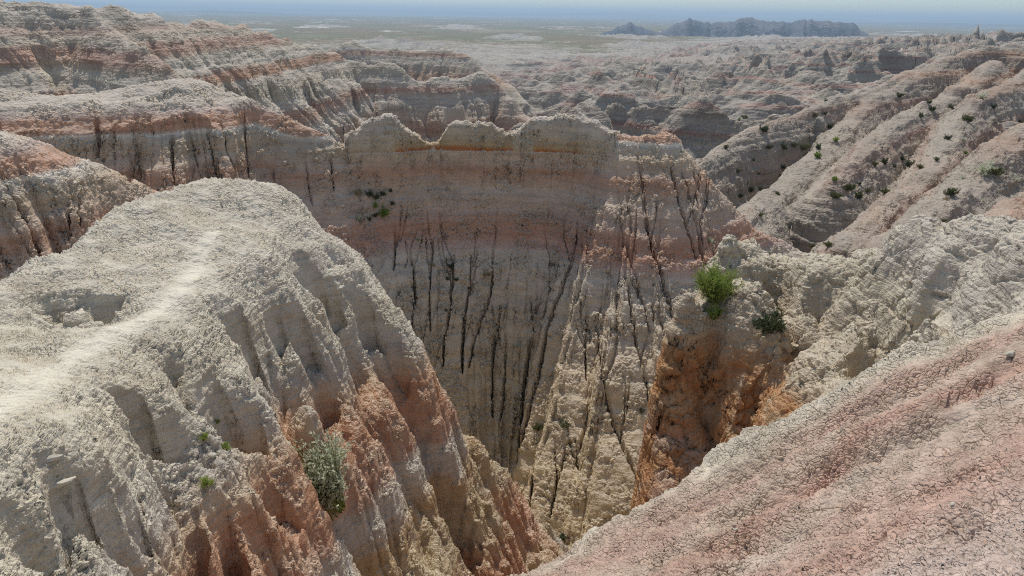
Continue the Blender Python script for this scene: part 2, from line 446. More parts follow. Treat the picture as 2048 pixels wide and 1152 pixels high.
B_gul = [
    ([(575, 505), (600, 540), (629, 599), (652, 646), (697, 698), (731, 794), (768, 854), (800, 919), (823, 970), (845, 1025), (866, 1103), (870, 1150)], 0.36, 0.36),
    ([(680, 560), (700, 585), (720, 640), (741, 677), (765, 721), (790, 758), (814, 797), (842, 850), (870, 930), (907, 1025), (929, 1080), (958, 1140)], 0.32, 0.34),
    ([(550, 520), (554, 562), (556, 630), (556, 708), (556, 773), (575, 815), (605, 850), (625, 885), (655, 961), (675, 1003), (712, 1071), (726, 1115), (745, 1150)], 0.38, 0.42),
    ([(225, 790), (250, 820), (300, 883), (336, 922), (362, 1000), (368, 1048), (388, 1129), (395, 1150)], 0.32, 0.36),
    ([(240, 860), (274, 948), (297, 1006), (330, 1050), (370, 1110), (385, 1140)], 0.22, 0.25),
    ([(170, 960), (223, 1035), (255, 1090), (284, 1135), (295, 1160)], 0.3, 0.3),
    ([(425, 590), (442, 612), (465, 648), (496, 672), (522, 708), (548, 755), (566, 810)], 0.28, 0.3),
    ([(448, 985), (452, 1019), (455, 1070), (455, 1145)], 0.16, 0.55, 0.9),
    ([(380, 960), (385, 1040), (392, 1140)], 0.12, 0.3, 0.9),
    ([(845, 745), (870, 800), (905, 860), (945, 920), (975, 985), (1040, 1050), (1062, 1110), (1050, 1150)], 0.42, 0.42),
    ([(880, 930), (905, 1000), (930, 1060), (945, 1110)], 0.3, 0.4),
    ([(770, 1000), (790, 1060), (800, 1130)], 0.2, 0.12),
    ([(70, 620), (105, 600), (150, 606)], 0.36, 0.24), ([(165, 605), (200, 600), (240, 600)], 0.24, 0.30), ([(450, 628), (480, 630), (510, 634)], 0.26, 0.40), ([(575, 640), (600, 646), (625, 652)], 0.24, 0.36), ([(585, 762), (620, 768), (665, 772)], 0.34, 0.46),
    ([(400, 788), (430, 790), (465, 790)], 0.24, 0.34), ([(240, 800), (275, 806), (305, 812)], 0.28, 0.42), ([(640, 592), (665, 598), (685, 602)], 0.22, 0.32), ([(708, 620), (730, 622), (755, 628)], 0.22, 0.32), ([(590, 540), (620, 540), (650, 548)], 0.26, 0.34), ([(520, 600), (545, 604), (570, 606)], 0.18, 0.26),
    ([(470, 850), (500, 856), (530, 858)], 0.22, 0.26), ([(480, 960), (520, 966), (560, 968)], 0.24, 0.3), ([(240, 1000), (265, 1010), (290, 1015)], 0.16, 0.2), ([(90, 1000), (120, 1015), (150, 1040)], 0.26, 0.34), ([(130, 960), (160, 985), (185, 1000)], 0.2, 0.24),
    ([(640, 770), (650, 830), (668, 880)], 0.2, 0.2), ([(700, 560), (730, 600), (770, 660), (800, 720), (820, 760)], 0.2, 0.22), ([(520, 590), (530, 650), (540, 700)], 0.16, 0.2),
    ([(330, 690), (350, 740), (380, 790)], 0.2, 0.16), ([(90, 900), (130, 950), (170, 1000)], 0.18, 0.18), ([(320, 930), (340, 1000), (352, 1060)], 0.16, 0.14), ([(500, 1010), (520, 1070), (540, 1150)], 0.2, 0.16), ([(600, 1010), (630, 1070), (660, 1150)], 0.16, 0.14),
    ([(60, 640), (110, 640), (150, 640), (240, 622)], 0.4, 0.25),
    ([(300, 810), (330, 850), (345, 880)], 0.4, 0.3),
    ([(470, 790), (440, 830), (420, 850)], 0.35, 0.2),
    ([(20, 1000), (60, 1060), (110, 1110), (130, 1150)], 0.3, 0.3),
]
H_B = carve(H_B1, carve_lines(H_B1, [(g[0], g[1]*1.05, g[2]*1.7, g[3] if len(g) > 3 else 1.15) for g in B_gul], 3.0, 16.0))

# ------------------------------------------------------------------ C: outcrop at the right
cp = [(1480, 492, 14.0), (1530, 492, 13.6), (1600, 505, 13.2), (1660, 498, 12.8), (1720, 492, 12.5), (1780, 470, 12.1), (1840, 455, 11.8), (1940, 448, 11.4), (2048, 436, 11.0), (2250, 410, 10.8),
      (1440, 520, 13.6), (1405, 560, 13.2), (1385, 625, 12.4),
      (1440, 625, 12.0), (1480, 590, 12.05), (1520, 562, 12.0), (1550, 556, 11.95), (1575, 575, 11.75), (1590, 610, 11.5), (1425, 700, 11.4), (1480, 690, 11.5), (1540, 680, 11.45), (1580, 690, 11.1),
      (1470, 560, 12.9), (1530, 530, 13.1), (1590, 560, 12.7), (1630, 600, 12.3),
      (1345, 675, 12.0), (1315, 720, 11.7), (1300, 800, 11.3), (1300, 900, 10.9), (1285, 1000, 10.4),
      (1400, 760, 11.2), (1400, 850, 10.8), (1380, 960, 10.3), (1480, 850, 10.5), (1500, 760, 11.0), (1500, 900, 10.0),
      (1580, 760, 10.4), (1650, 660, 11.3), (1700, 540, 12.2), (1680, 600, 11.8), (1760, 560, 11.7), (1740, 640, 11.1), (1820, 520, 11.5), (1900, 500, 11.1), (1880, 590, 10.7), (2000, 520, 10.3), (2000, 610, 9.6), (2048, 560, 9.7),
      (1680, 740, 10.1), (1800, 690, 10.2), (1900, 660, 9.7), (1620, 820, 9.6), (1700, 790, 9.4), (1850, 720, 9.0), (2048, 650, 8.7), (1400, 1000, 9.8)]
cpw = PL(cp)
C_sil = list(range(10))
cpl = list(cpw)+[beyond(cpw[i], 1.2, -0.7) for i in C_sil]+[beyond(cpw[i], 4.5, -6.0) for i in C_sil]
lft = PL([(1370, 560, 15.0), (1330, 640, 14.0), (1285, 720, 13.2), (1255, 820, 12.4), (1235, 930, 11.5)])
cpl += [(p[0], p[1], p[2]-5.0) for p in lft]
H_C0 = TPS(cpl, 0.02)
def H_C1(x, y):
    z = H_C0(x, y)
    z = z+0.24*fbm(x*0.6+3, y*0.6, 3, 15)+0.34*np.abs(pn(x*0.8, y*0.8, 19))-0.12
    q = (z+0.2*pn(x*0.5, y*0.5, 17))/0.55; k = np.floor(q); fq = q-k
    z = z+0.55*0.7*(sstep(0.35, 1.0, fq)-fq)*sstep(-0.3, 0.4, pn(x*0.7, y*0.7, 18))
    return np.maximum(z, -21.0)
C_gul = [([(1545, 515), (1550, 540), (1585, 575), (1610, 600), (1600, 640), (1590, 700)], 0.3, 0.45),
         ([(1640, 540), (1650, 600), (1640, 640)], 0.5, 0.3),
         ([(1760, 560), (1770, 640), (1740, 700), (1730, 740)], 0.35, 0.4),
         ([(1850, 560), (1860, 620), (1800, 660), (1770, 700)], 0.35, 0.35),
         ([(1400, 690), (1395, 760), (1420, 800), (1430, 880)], 0.22, 0.3),
         ([(1440, 640), (1420, 680), (1400, 720)], 0.15, 0.35, 0.9),
         ([(1530, 740), (1500, 800), (1490, 860)], 0.2, 0.3),
         ([(1900, 600), (1940, 630), (1990, 640)], 0.3, 0.25)]
H_C = carve(H_C1, carve_lines(H_C1, [(g[0], g[1], g[2]*1.5, 1.1) for g in C_gul], 6.0, 18.0))

# ------------------------------------------------------------------ D: the canyon wall and its ridge
crest = PL([(-260,195,33.5), (-120,188,33.5), (0,178,33.5), (120,184,33.2), (250,174,33), (300,162,33), (345,151,33), (385,155,33), (425,168,33), (490,186,32.8), (512,203,32.7), (560,226,32.4), (600,243,32.1), (640,262,31.8), (676,277,31.6), (710,262,31.6), (738,238,31.7), (762,227,31.8), (785,231,31.9), (812, 256, 31.95), (845, 278, 32.05), (862, 286, 32.1), (880, 274, 32.15), (905, 246, 32.0), (930, 240, 32.05), (985, 248, 32.1), (1010, 262, 32.1), (1028, 266, 32.1), (1045, 246, 32.1), (1072, 234, 32.05), (1110, 229, 32.1), (1160,232,31.85), (1190,242,31.6), (1215,255,31.5), (1250,268,31.3), (1295,266,31.2), (1332,257,31.3), (1352,270,31.5), (1378,308,31.8), (1420,352,32.2), (1460,402,32.6), (1490,434,33.0), (1525,466,33.4), (1570,480,33.9), (1610,500,34), (1680,560,34.5)])
crestL = Line(crest)
_u = crestL.s
_pxu = np.array([-260, -120, 0, 120, 250, 300, 345, 385, 425, 490, 512, 560, 600, 640, 676, 710, 738, 762, 785, 812, 845, 862, 880, 905, 930, 985, 1010, 1028, 1045, 1072, 1110, 1160, 1190, 1215, 1250, 1295, 1332, 1352, 1378, 1420, 1460, 1490, 1525, 1570, 1610, 1680], float)
_zc = crest[:, 2]
_zb = np.where((_pxu > 690) & (_pxu < 1255), np.minimum(_zc, -5.15+(_zc+5.15)*sstep(1165, 1250, _pxu)), _zc)
spurL = Line(PL([(-300, 225, 23.5), (-100, 240, 24.5), (0, 258, 25), (45, 268, 25.2), (90, 286, 25.6), (150, 312, 26), (200, 324, 26.3), (240, 346, 27), (290, 370, 27.4), (330, 395, 27.8)]), 2)
def H_D0(x, y):
    d, s, u, zc = crestL.near(x, y)
    px = np.interp(u, _u, _pxu)
    back = s > 0
    zb = np.interp(u, _u, _zb)
    wl_ = sstep(560, 470, px)                       # the capped ridge at the left
    wm = 0.65*sstep(480, 560, px)*sstep(770, 680, px)   # the lit stretch between ridge and knobs
    wr = sstep(1110, 1300, px)                     # the lit buttresses at the right
    A = np.clip(d, 0, 6)
    f1 = flutes(u, d, 0.42, 61, 3, 0.25)
    f2 = flutes(u, d, 0.95, 71, 3, 0.3)
    ramp = sstep(0.3, 4.5, d)
    inc = np.where(px < 560, 1.0*sstep(1.3, 3.2, d)*f1, 0)*wl_+(1-wl_)*(0.30*sstep(1.6, 4.5, d)*sstep(9, 6, d)+wr*0.42*sstep(0.3, 3.0, d)*sstep(10, 6.5, d))*f2
    bulge = 0.5*pn(u*0.22, d*0.1, 77)+0.35*pn(u*0.5, d*0.15, 78)
    f3 = flutes(u, d, 2.3, 87, 2, 0.35)
    low = sstep(3.0, 5.0, d)*(1-wl_)*sstep(9.5, 6.5, d)
    butt = np.abs(pn(u*0.55+0.1*d, 2.2+d*0.12, 88))*1.5+np.abs(pn(u*1.15, d*0.18, 89))*0.6
    de = np.maximum(d+inc*0.9-bulge*ramp*(0.6+0.4*wr)+f3*(0.10*ramp+0.06*wr*ramp+0.05*low)+0.42*low*(0.9-butt), 0)
    # benches where harder beds stand out
    
    prof_w = np.interp(de, [0, 0.15, 0.7, 1.35, 2.5, 4.6, 7.1, 9.5, 12, 30], [0, 0.15, 1.6, 3.3, 5.6, 8.3, 11.2, 14.1, 15.6, 18])
    prof_r = np.interp(de, [0, 0.3, 1.0, 2.5, 4.4, 7.4, 10, 14, 30], [0, 0.15, 0.98, 2.75, 4.95, 8.4, 11.5, 15.5, 19])
    prof_l = np.interp(de, [0, 0.5, 1.2, 1.35, 2.3, 2.6, 2.9, 6.2, 9.5, 14, 30], [0, 0.10, 0.34, 0.52, 1.0, 1.08, 1.8, 5.0, 9.4, 14.5, 18])
    wc = 0.75*np.exp(-((px-1015)/120.0)**2)
    prof_m = np.interp(de, [0, 0.15, 0.7, 1.5, 2.9, 4.9, 7.1, 9.5, 12, 30], [0, 0.15, 1.6, 3.3, 5.2, 7.9, 10.9, 14.0, 15.6, 18])
    prof_w = prof_w*wc+prof_m*(1-wc)
    prof_w = prof_w*(1-wm)+prof_r*wm
    prof = prof_w*(1-wl_)*(1-wr)+prof_r*wr+prof_l*wl_
    zf = zb-prof
    zbk = zb-np.interp(d+0.4*flutes(u, d, 0.5, 83, 2)*sstep(0.2, 3, d), [0, 0.25, 1, 4, 10, 40], [0, 0.12, 0.9, 4.5, 11, 24])
    z = np.where(back, zbk, zf)
    capm = (px > 690) & (px < 1235)
    zc = zc+0.10*fbm(u*2.2, u*0+1.7, 4, 58)*sstep(0, 1, d+1)
    th = 0.28+0.10*pn(u*0.9, 3.3, 5)+0.05*pn(u*3.1, 0.4, 6)
    zcap = zc-np.where(d < th, 0.10*(d/th)**2, 0.10+(d-th)*np.where(back, 3.0, 7.0))
    z = np.where(capm, np.maximum(z, zcap), z)
    d2, s2, u2, z2 = spurL.near(x, y)
    fl = flutes(u2, d2, 0.6, 91, 3, 0.3)
    zs = z2-np.where(s2 < 0, np.interp(d2+0.5*fl*sstep(0.8, 2.5, d2), [0, 0.3, 1.1, 1.5, 3.5, 7, 30], [0, 0.05, 0.5, 1.0, 4.4, 9, 16]), np.interp(d2+0.4*fl*sstep(0.3, 2.5, d2), [0, 0.4, 3, 8, 30], [0, 0.2, 3, 9, 18]))
    z = smax(z, zs, 0.15)
    kn = capm & (z > -5.3) & (d < 1.0)
    z = np.where(kn, z, bench(z, x, y, 0.85, 0.35, 36))
    z = z+0.10*fbm(x*0.8, y*0.8, 4, 33)*sstep(0.0, 1.2, d)+0.05*fbm(x*1.1, y*1.1, 2, 34)
    return np.maximum(z, -20.5)
D_slot = [
    ([(789, 440), (790, 496), (786, 540)], 0.09, 0.9), ([(819, 496), (827, 530), (829, 593), (826, 628), (824, 660)], 0.13, 1.6),
    ([(866, 470), (866, 496), (860, 544), (859, 593), (860, 655)], 0.10, 1.3), ([(907, 500), (907, 523), (905, 565), (899, 607), (901, 624), (888, 676), (886, 732)], 0.15, 2.0),
    ([(893, 523), (902, 552), (905, 570)], 0.08, 0.9), ([(955, 520), (951, 537), (937, 579), (928, 638), (925, 683), (924, 742)], 0.14, 1.9), ([(942, 500), (941, 540), (938, 580)], 0.08, 0.9),
    ([(985, 480), (985, 517), (984, 572), (965, 628), (951, 669), (938, 732)], 0.13, 1.7), ([(1003, 600), (997, 655), (987, 683), (985, 746), (985, 830)], 0.13, 1.6), ([(1012, 660), (1011, 710), (1008, 790), (1000, 840)], 0.12, 1.4),
    ([(1062, 600), (1064, 630), (1069, 662)], 0.1, 1.1), ([(1118, 500), (1110, 530), (1096, 590), (1086, 638), (1065, 669), (1055, 725), (1045, 800), (1038, 880), (1030, 930)], 0.17, 2.2),
    ([(1148, 505), (1142, 530), (1121, 586), (1103, 628), (1086, 697), (1079, 746), (1060, 810), (1044, 880)], 0.16, 2.0),
    ([(1173, 620), (1173, 640), (1171, 697), (1173, 760)], 0.11, 1.3), ([(1190, 625), (1193, 650), (1202, 687), (1204, 742), (1215, 800), (1225, 850)], 0.13, 1.6),
    ([(1255, 560), (1263, 628), (1280, 715), (1290, 760), (1302, 820), (1310, 860)], 0.14, 1.6), ([(1272, 285), (1290, 400), (1300, 480), (1330, 580), (1352, 650)], 0.14, 1.3),
    ([(1238, 420), (1262, 520), (1285, 600), (1300, 660)], 0.10, 1.0), ([(1335, 300), (1350, 380), (1372, 450), (1400, 520)], 0.12, 1.0), ([(1360, 330), (1380, 400), (1388, 440)], 0.1, 0.8), ([(1386, 330), (1400, 440), (1406, 490)], 0.1, 0.9),
    ([(1110, 890), (1115, 960), (1100, 1030)], 0.12, 1.2), ([(1215, 800), (1240, 880), (1275, 960)], 0.13, 1.2), ([(1150, 870), (1160, 940)], 0.08, 0.6), ([(1075, 880), (1065, 960), (1060, 1010)], 0.1, 0.9),
    ([(193, 236), (195, 275), (192, 310)], 0.2, 1.8), ([(243, 240), (225, 285), (205, 320)], 0.16, 1.3), ([(298, 238), (275, 285), (262, 330), (256, 360)], 0.18, 1.8), ([(342, 232), (344, 300), (348, 360)], 0.17, 1.7),
    ([(405, 228), (420, 290), (440, 355)], 0.17, 1.4), ([(440, 240), (452, 300), (470, 355)], 0.12, 1.1), ([(486, 205), (490, 280), (496, 350)], 0.14, 1.3), ([(372, 240), (385, 280), (395, 330)], 0.12, 0.8),
    ([(545, 330), (550, 380)], 0.1, 0.5), ([(610, 300), (615, 360), (625, 410)], 0.1, 0.6), ([(660, 300), (668, 380)], 0.1, 0.5), ([(135, 395), (140, 470)], 0.12, 0.9), ([(157, 395), (158, 450)], 0.10, 0.7)]
# thin rills that branch upward from the slots
D_fine = []
_r = random.Random(5)
for a, w, dd in D_slot[:24]:
    for k in range(2):
        i = _r.randint(0, max(0, len(a)-3)); x0, y0 = a[i+1]
        sx = _r.choice((-1, 1)); hgt = _r.uniform(60, 130); off = sx*_r.uniform(8, 26)
        D_fine.append(([(x0+off*1.15, y0-hgt), (x0+off, y0-hgt*0.72), (x0+off*0.75, y0-hgt*0.4), (x0+off*0.25, y0-hgt*0.12), (x0, y0)], 0.045, 0.25, 0.9))
for k in range(34):
    x0 = _r.uniform(690, 1460); y0 = _r.uniform(430, 620) if x0 < 1180 else _r.uniform(300, 760); hgt = _r.uniform(50, 150); dr = (x0-1110)*0.0011*hgt+_r.uniform(-6, 6)
    if x0 > 1225 and k % 3: continue
    D_fine.append(([(x0, y0), (x0+dr*0.3+_r.uniform(-3, 3), y0+hgt*0.35), (x0+dr*0.7+_r.uniform(-3, 3), y0+hgt*0.7), (x0+dr, y0+hgt)], _r.uniform(0.03, 0.05), _r.uniform(0.10, 0.28), 0.9))
H_D = carve(H_D0, carve_lines(H_D0, [(a, w*0.44, dd*(0.55 if a[0][0] < 640 or (a[0][0] > 1225 and a[0][1] < 500) else 1.1), 0.9) for a, w, dd in D_slot]+D_fine, 17.0, 40.0))

# ------------------------------------------------------------------ E: banded ridge behind, left
backL = Line(PL([(-300, -20, 58), (-100, -6, 60), (0, 7, 62), (60, 8, 63), (120, 5, 64), (175, 5, 66), (230, 16, 68), (270, 15, 70), (310, 20, 72), (335, 38, 75), (365, 44, 78), (392, 42, 80), (415, 33, 82), (440, 40, 84), (475, 50, 87), (520, 62, 92), (565, 70, 97), (600, 86, 102), (625, 92, 104), (632, 87, 105), (650, 98, 108), (690, 114, 112), (735, 122, 112), (790, 121, 112), (810, 140, 112), (838, 166, 112), (860, 158, 112), (895, 145, 112), (930, 152, 114), (965, 144, 116), (1000, 165, 116), (1050, 225, 112), (1080, 270, 106)]))
backS = Line(PL([(165, 6, 65), (200, 30, 61), (240, 65, 57), (280, 95, 54), (320, 118, 52), (370, 150, 49), (420, 185, 46)]), 2)
backF = Line(PL([(640, 110, 205), (690, 88, 208), (712, 84, 210), (740, 95, 210), (800, 98, 208), (850, 96, 206), (880, 92, 205), (892, 90, 205), (910, 98, 203), (940, 112, 200), (975, 140, 196), (1010, 165, 190), (1050, 200, 180)]))
def H_E(x, y):
    z = None
    for L, f, sd, sc in ((backL, 0.21, 101, 1.0), (backS, 0.24, 111, 0.8), (backF, 0.12, 121, 1.6)):
        d, s, u, zc = L.near(x, y)
        fl = flutes(u, d, f, sd, 4, 0.3, 0, 0.6)
        zc = zc+0.5*sc*fbm(u*0.16, u*0, 4, sd+20)
        de = d+fl*2.1*sc*sstep(0.3, 7*sc, d)-0.8*sc*pn(u*f*0.8, d*0.04, sd+9)*sstep(1, 8, d)
        de = np.maximum(de, 0)/sc
        zz = zc-sc*np.interp(de, [0, 0.5, 2, 3.2, 5.5, 6.3, 9.5, 10.2, 12.5, 22, 60], [0, 0.35, 2.0, 3.6, 5.4, 6.8, 10.0, 11.2, 13.8, 24, 75])
        z = zz if z is None else smax(z, zz, 0.4)
    z = bench(bench(z, x, y, 2.3, 0.25, 43), x, y, 0.8, 0.30, 45)
    z = z+0.3*fbm(x*0.25, y*0.25, 4, 44)
    return np.maximum(z, -52.0)

# ------------------------------------------------------------------ G: banded hills at the right
gl = [[(2300, 60, 118), (2120, 94, 118), (2048, 92, 120), (2000, 88, 122), (1960, 92, 120), (1925, 103, 116), (1880, 114, 110), (1840, 130, 106), (1790, 160, 98), (1730, 182, 92), (1680, 190, 86), (1640, 215, 80), (1580, 222, 74), (1500, 250, 68), (1440, 292, 62), (1400, 312, 58), (1360, 380, 52)],
      [(1900, 112, 112), (1830, 150, 100), (1765, 182, 92), (1728, 207, 83), (1690, 250, 73), (1650, 295, 63), (1614, 330, 57), (1560, 370, 49), (1513, 399, 43), (1480, 438, 38), (1450, 480, 34)],
      [(1990, 118, 108), (1960, 150, 96), (1910, 180, 86), (1853, 208, 77), (1800, 232, 69), (1760, 262, 61), (1732, 288, 55), (1700, 325, 49), (1670, 362, 45)],
      [(2120, 94, 118), (2060, 140, 96), (1985, 172, 84), (1935, 212, 73), (1908, 246, 65), (1888, 300, 55), (1850, 345, 47), (1787, 399, 40), (1740, 440, 35), (1690, 492, 30)],
      [(2300, 150, 76), (2150, 205, 60), (2060, 250, 51), (2000, 300, 45), (1960, 345, 40), (1900, 395, 35), (1850, 440, 31)],
      [(2400, 240, 46), (2200, 330, 38), (2100, 370, 34), (2040, 400, 31), (1990, 440, 28)]]
GL = [Line(PL(g), 2) for g in gl]
def H_G(x, y):
    z = None
    for i, L in enumerate(GL):
        d, s, u, zc = L.near(x, y)
        sc = np.interp(u, [0, L.s[-1]*0.5, L.s[-1]], [1.5, 1.0, 0.7])
        zc = zc+0.35*sc*fbm(u*0.13, u*0, 4, 150+i)
        fl = flutes(u, d, 0.16, 131+7*i, 4, 0.3, 0, 0.62)
        de = np.maximum(d+fl*1.9*sstep(0.3, 5, d)*sc-0.6*pn(u*0.15, d*0.07, 140+i)*sstep(1, 6, d), 0)/sc
        if i == 0: de = de*1.3
        zz = zc-sc*np.interp(de, [0, 0.6, 2, 3.6, 5.0, 8, 11, 16, 50], [0, 0.13, 1.2, 3.0, 5.2, 9.2, 13.0, 18, 60])
        z = zz if z is None else smax(z, zz, 0.3)
    z = bench(bench(z, x, y, 1.9, 0.3, 46), x, y, 0.6, 0.5, 48)
    z = z+0.25*fbm(x*0.3, y*0.3, 4, 47)
    return np.maximum(z, -52.0)

# ------------------------------------------------------------------ H: badlands and the plain to the horizon
_pxs = [200, 700, 1000, 1200, 1400, 1700, 2048]
_rr = np.log([60, 110, 150, 250, 400, 600, 1000, 1600, 2600])
_tab = np.array([[-30, -36, -42, -46, -46, -46, -46, -46, -46],
                 [-22, -24, -27, -33, -37, -40, -43, -45, -46],
                 [-14, -16, -19, -26, -33, -38, -42, -45, -46],
                 [-13, -14, -16, -20, -26, -34, -43, -46, -46],
                 [-14, -15, -16, -20, -25, -31, -35, -43, -46],
                 [-14, -14, -14, -15, -17, -19, -22, -32, -46],
                 [-12, -12, -11, -10, -10, -10, -14, -26, -46]], float)
PLAIN = -46.0
def far_base(x, y):
    r = np.hypot(x, y); az = np.degrees(np.arctan2(x, y))
    px = 1024+np.tan(np.clip(np.radians(az), -1.2, 1.2))*F*1.05
    lr = np.log(np.maximum(r, 1))
    ip = np.interp(px, _pxs, np.arange(len(_pxs))); i0 = np.minimum(ip.astype(int), len(_pxs)-2); f = ip-i0
    jr = np.interp(lr, _rr, np.arange(len(_rr))); j0 = np.minimum(jr.astype(int), len(_rr)-2); g = jr-j0
    T = _tab
    return (T[i0, j0]*(1-f)+T[i0+1, j0]*f)*(1-g)+(T[i0, j0+1]*(1-f)+T[i0+1, j0+1]*f)*g
def H_F(x, y):
    r = np.hypot(x, y)
    top = far_base(x, y)
    wx = x+9*pn(x*0.02, y*0.02, 201); wy = y+9*pn(x*0.02, y*0.02, 202)
    b1 = np.abs(pn(wx/34, wy/34, 211))           # rounded crests are the high |n|, valleys the zero lines
    b2 = np.abs(pn(wx/15, wy/15, 212))
    b3 = np.abs(pn(wx/6.5, wy/6.5, 213))
    relief = np.clip(top-PLAIN, 0, None)
    g1 = np.clip(1-np.abs(pn(wx/46, wy/46, 211))*1.7, 0, 1)
    g2 = np.clip(1-np.abs(pn(wx/19+7, wy/19, 216))*1.6, 0, 1)
    g4 = np.abs(pn(wx/3.2, wy/3.2, 218))
    h = g1**1.2*0.50+g2**1.1*0.30*(0.4+0.6*g1)+b2*0.16+b3*0.13+g4*0.05
    amp = np.clip(relief*0.95+1.5, 0, 17)*np.clip(0.75+0.5*pn(x/120, y/120, 217), 0.3, 1.3)
    z = top-amp+amp*h*1.5+2.2*pn(x*0.012, y*0.012, 215)*np.clip(relief/8, 0, 1)
    scat = np.clip(pn(x/190+3, y/330, 221)-0.16, 0, 1)*sstep(350, 700, r)*sstep(5000, 2200, r)
    butte = scat*22*(0.2+0.9*b1+0.5*b2)
    pl = PLAIN-1.0+0.8*pn(x*0.01, y*0.01, 231)+butte
    z = bench(z, x, y, 2.6, 0.22, 219)
    z = np.maximum(z, pl)
    far = sstep(3500, 7000, r)
    z = z+far*(10*pn(x/2600, y/5200, 241)+8*np.clip(pn(x/900, y/2600, 242), 0, 1))
    return z-np.clip(r-9000, 0, None)*0.0010*0
# distant dark range and mesas on the skyline
mtn_pts = [(1180, 72), (1215, 62), (1250, 50), (1262, 47), (1290, 58), (1320, 62), (1345, 52), (1378, 40), (1400, 43), (1425, 50), (1450, 46), (1480, 38), (1500, 38), (1530, 42), (1570, 43), (1610, 42), (1640, 40), (1680, 44), (1705, 48), (1722, 58), (1740, 74)]
mtnL = Line(PL([(a, b, 2100) for a, b in mtn_pts]))
def H_M(x, y):
    d, s, u, zc = mtnL.near(x, y)
    zc = zc+6.0*fbm(u/45, u*0, 5, 251, 0.62)+1.5
    fl = flutes(u, d, 0.012, 253, 4, 0.3)
    z = zc-0.42*(d+30*fl*sstep(0, 60, d))
    return np.maximum(z, -52.0)
mesa = [(-400, -2), (-100, 0), (150, 4), (302, 12), (420, 14), (560, 17), (700, 19), (830, 20), (1000, 25), (1180, 26), (1250, 25), (1330, 31), (1420, 33), (1560, 36), (1700, 37), (1760, 42), (1900, 40), (2048, 41), (2300, 44)]
mesaL = Line(PL([(a, b, 15000) for a, b in mesa]))
mesa2L = Line(PL([(a, b+k, 9000) for a, b, k in [(-400, -2, 13), (150, 4, 13), (302, 12, 12), (420, 14, 7), (520, 16, 9), (700, 19, 12), (860, 21, 16), (930, 22, 13), (1000, 25, 15), (1250, 25, 14), (1420, 33, 9), (1700, 37, 8), (1900, 40, 7), (2300, 44, 8)]]))
def H_M2(x, y):
    z = None
    for L in (mesaL, mesa2L):
        d, s, u, zc = L.near(x, y)
        zz = zc-0.10*np.clip(d-300, 0, None)+6*fbm(x/700, y/700, 3, 261)
        z = zz if z is None else np.maximum(z, zz)
    return np.maximum(z, -70.0)

# ------------------------------------------------------------------ surface builders
def zattr(X, Y, Z): return Z

dust_grey = rgb(204, 195, 173)
edgeA = Line(fp[:8])
def S_A(X, Y, Z):
    d, s, u, z = edgeA.near(X, Y)
    return 1.45*d+0.38*fbm(X*0.8+2, Y*0.8, 3, 301)+0.25*pn(X*0.35-Y*0.9, (X*0.8+Y*0.4)*0.25, 302)
mat_A = strata_mat('cracked crust', [(-0.6, GREY), (0.25, rgb(200, 188, 168)), (0.6, rgb(190, 170, 150)), (0.9, rgb(187, 158, 140)), (1.2, rgb(190, 170, 150)), (1.6, rgb(187, 153, 134)), (2.1, rgb(190, 172, 154)), (2.7, rgb(187, 155, 137)), (3.4, rgb(190, 170, 156))],
    L=0.018, amp=0.010, crack=0.011, warp=0.4, lump=0.06, crackm=(0.32, 0.55), popmask=(0.36, 0.66), tint=0.10, crackL=1.9, crust=0.26)
patch('slope', H_A, -24, 52, 900, 0.5, 9.5, 640, mat_A, {'strata': S_A}, label='cracked pink and pale clay slope falling left at the lower right', cat='slope')

pathB = Line(list(PL([(430, 470, 11.6), (395, 510, 10.9), (370, 560, 9.9), (335, 598, 9.2), (230, 650, 8.4), (130, 715, 7.6), (40, 790, 6.6), (-40, 870, 5.9), (-150, 1000, 5.0)])), 2)
def S_Bpath(X, Y, Z):
    d, s, u, z = pathB.near(X, Y)
    return np.clip(1-d/(0.22+0.10*pn(X*1.5, Y*1.5, 9)+0.05*pn(X*6, Y*6, 10)), 0, 1)
def extra_B(N, pos, col, up):
    a = N.n('ShaderNodeAttribute', attribute_name='trodden').outputs['Fac']
    return N.mix(N.m('MULTIPLY', N.m('MULTIPLY', N.mr(a, 0.0, 0.9, smooth=True), N.mr(N.noise(pos, 4.0, 4.0, 0.7), 0.3, 0.6, 0.5, 1.0)), 0.85), col, rgb(222, 213, 192))
mat_B = strata_mat('pale mudstone', [(-19, TAN), (-9.6, GREY), (-8.9, TAN), (-8.3, ORNG), (-7.6, DORNG), (-7.0, TAN), (-6.2, rgb(178, 150, 112)), (-5.95, GREY), (-5.6, GREY), (-5.45, ORNG), (-5.0, DORNG), (-4.6, DORNG), (-4.38, rgb(192, 168, 140)), (-4.1, GREY), (-3.7, rgb(196, 187, 168)), (-3.3, rgb(192, 180, 158)), (-3.0, rgb(198, 189, 170)), (-2.5, rgb(200, 190, 172))],
    worn=True, L=0.034, amp=0.038, warp=0.14, lump=0.10, ledge=0.06, dust=dust_grey, dust_s=(0.75, 0.97), dustamt=0.5, popmask=(0.32, 0.57), smooth_steep=0.55, extra=extra_B)
patch('hill', H_B, -46, 10, 1050, 2.6, 26, 920, mat_B, {'strata': lambda X, Y, Z: Z+np.where(Y > 7.0, 0.23, 0.13)*(Y-7.0)+0.12*pn(X*0.7, Y*0.7, 311), 'trodden': S_Bpath}, label='pale dome hill with worn footpath and ribbed orange flank', cat='hill')

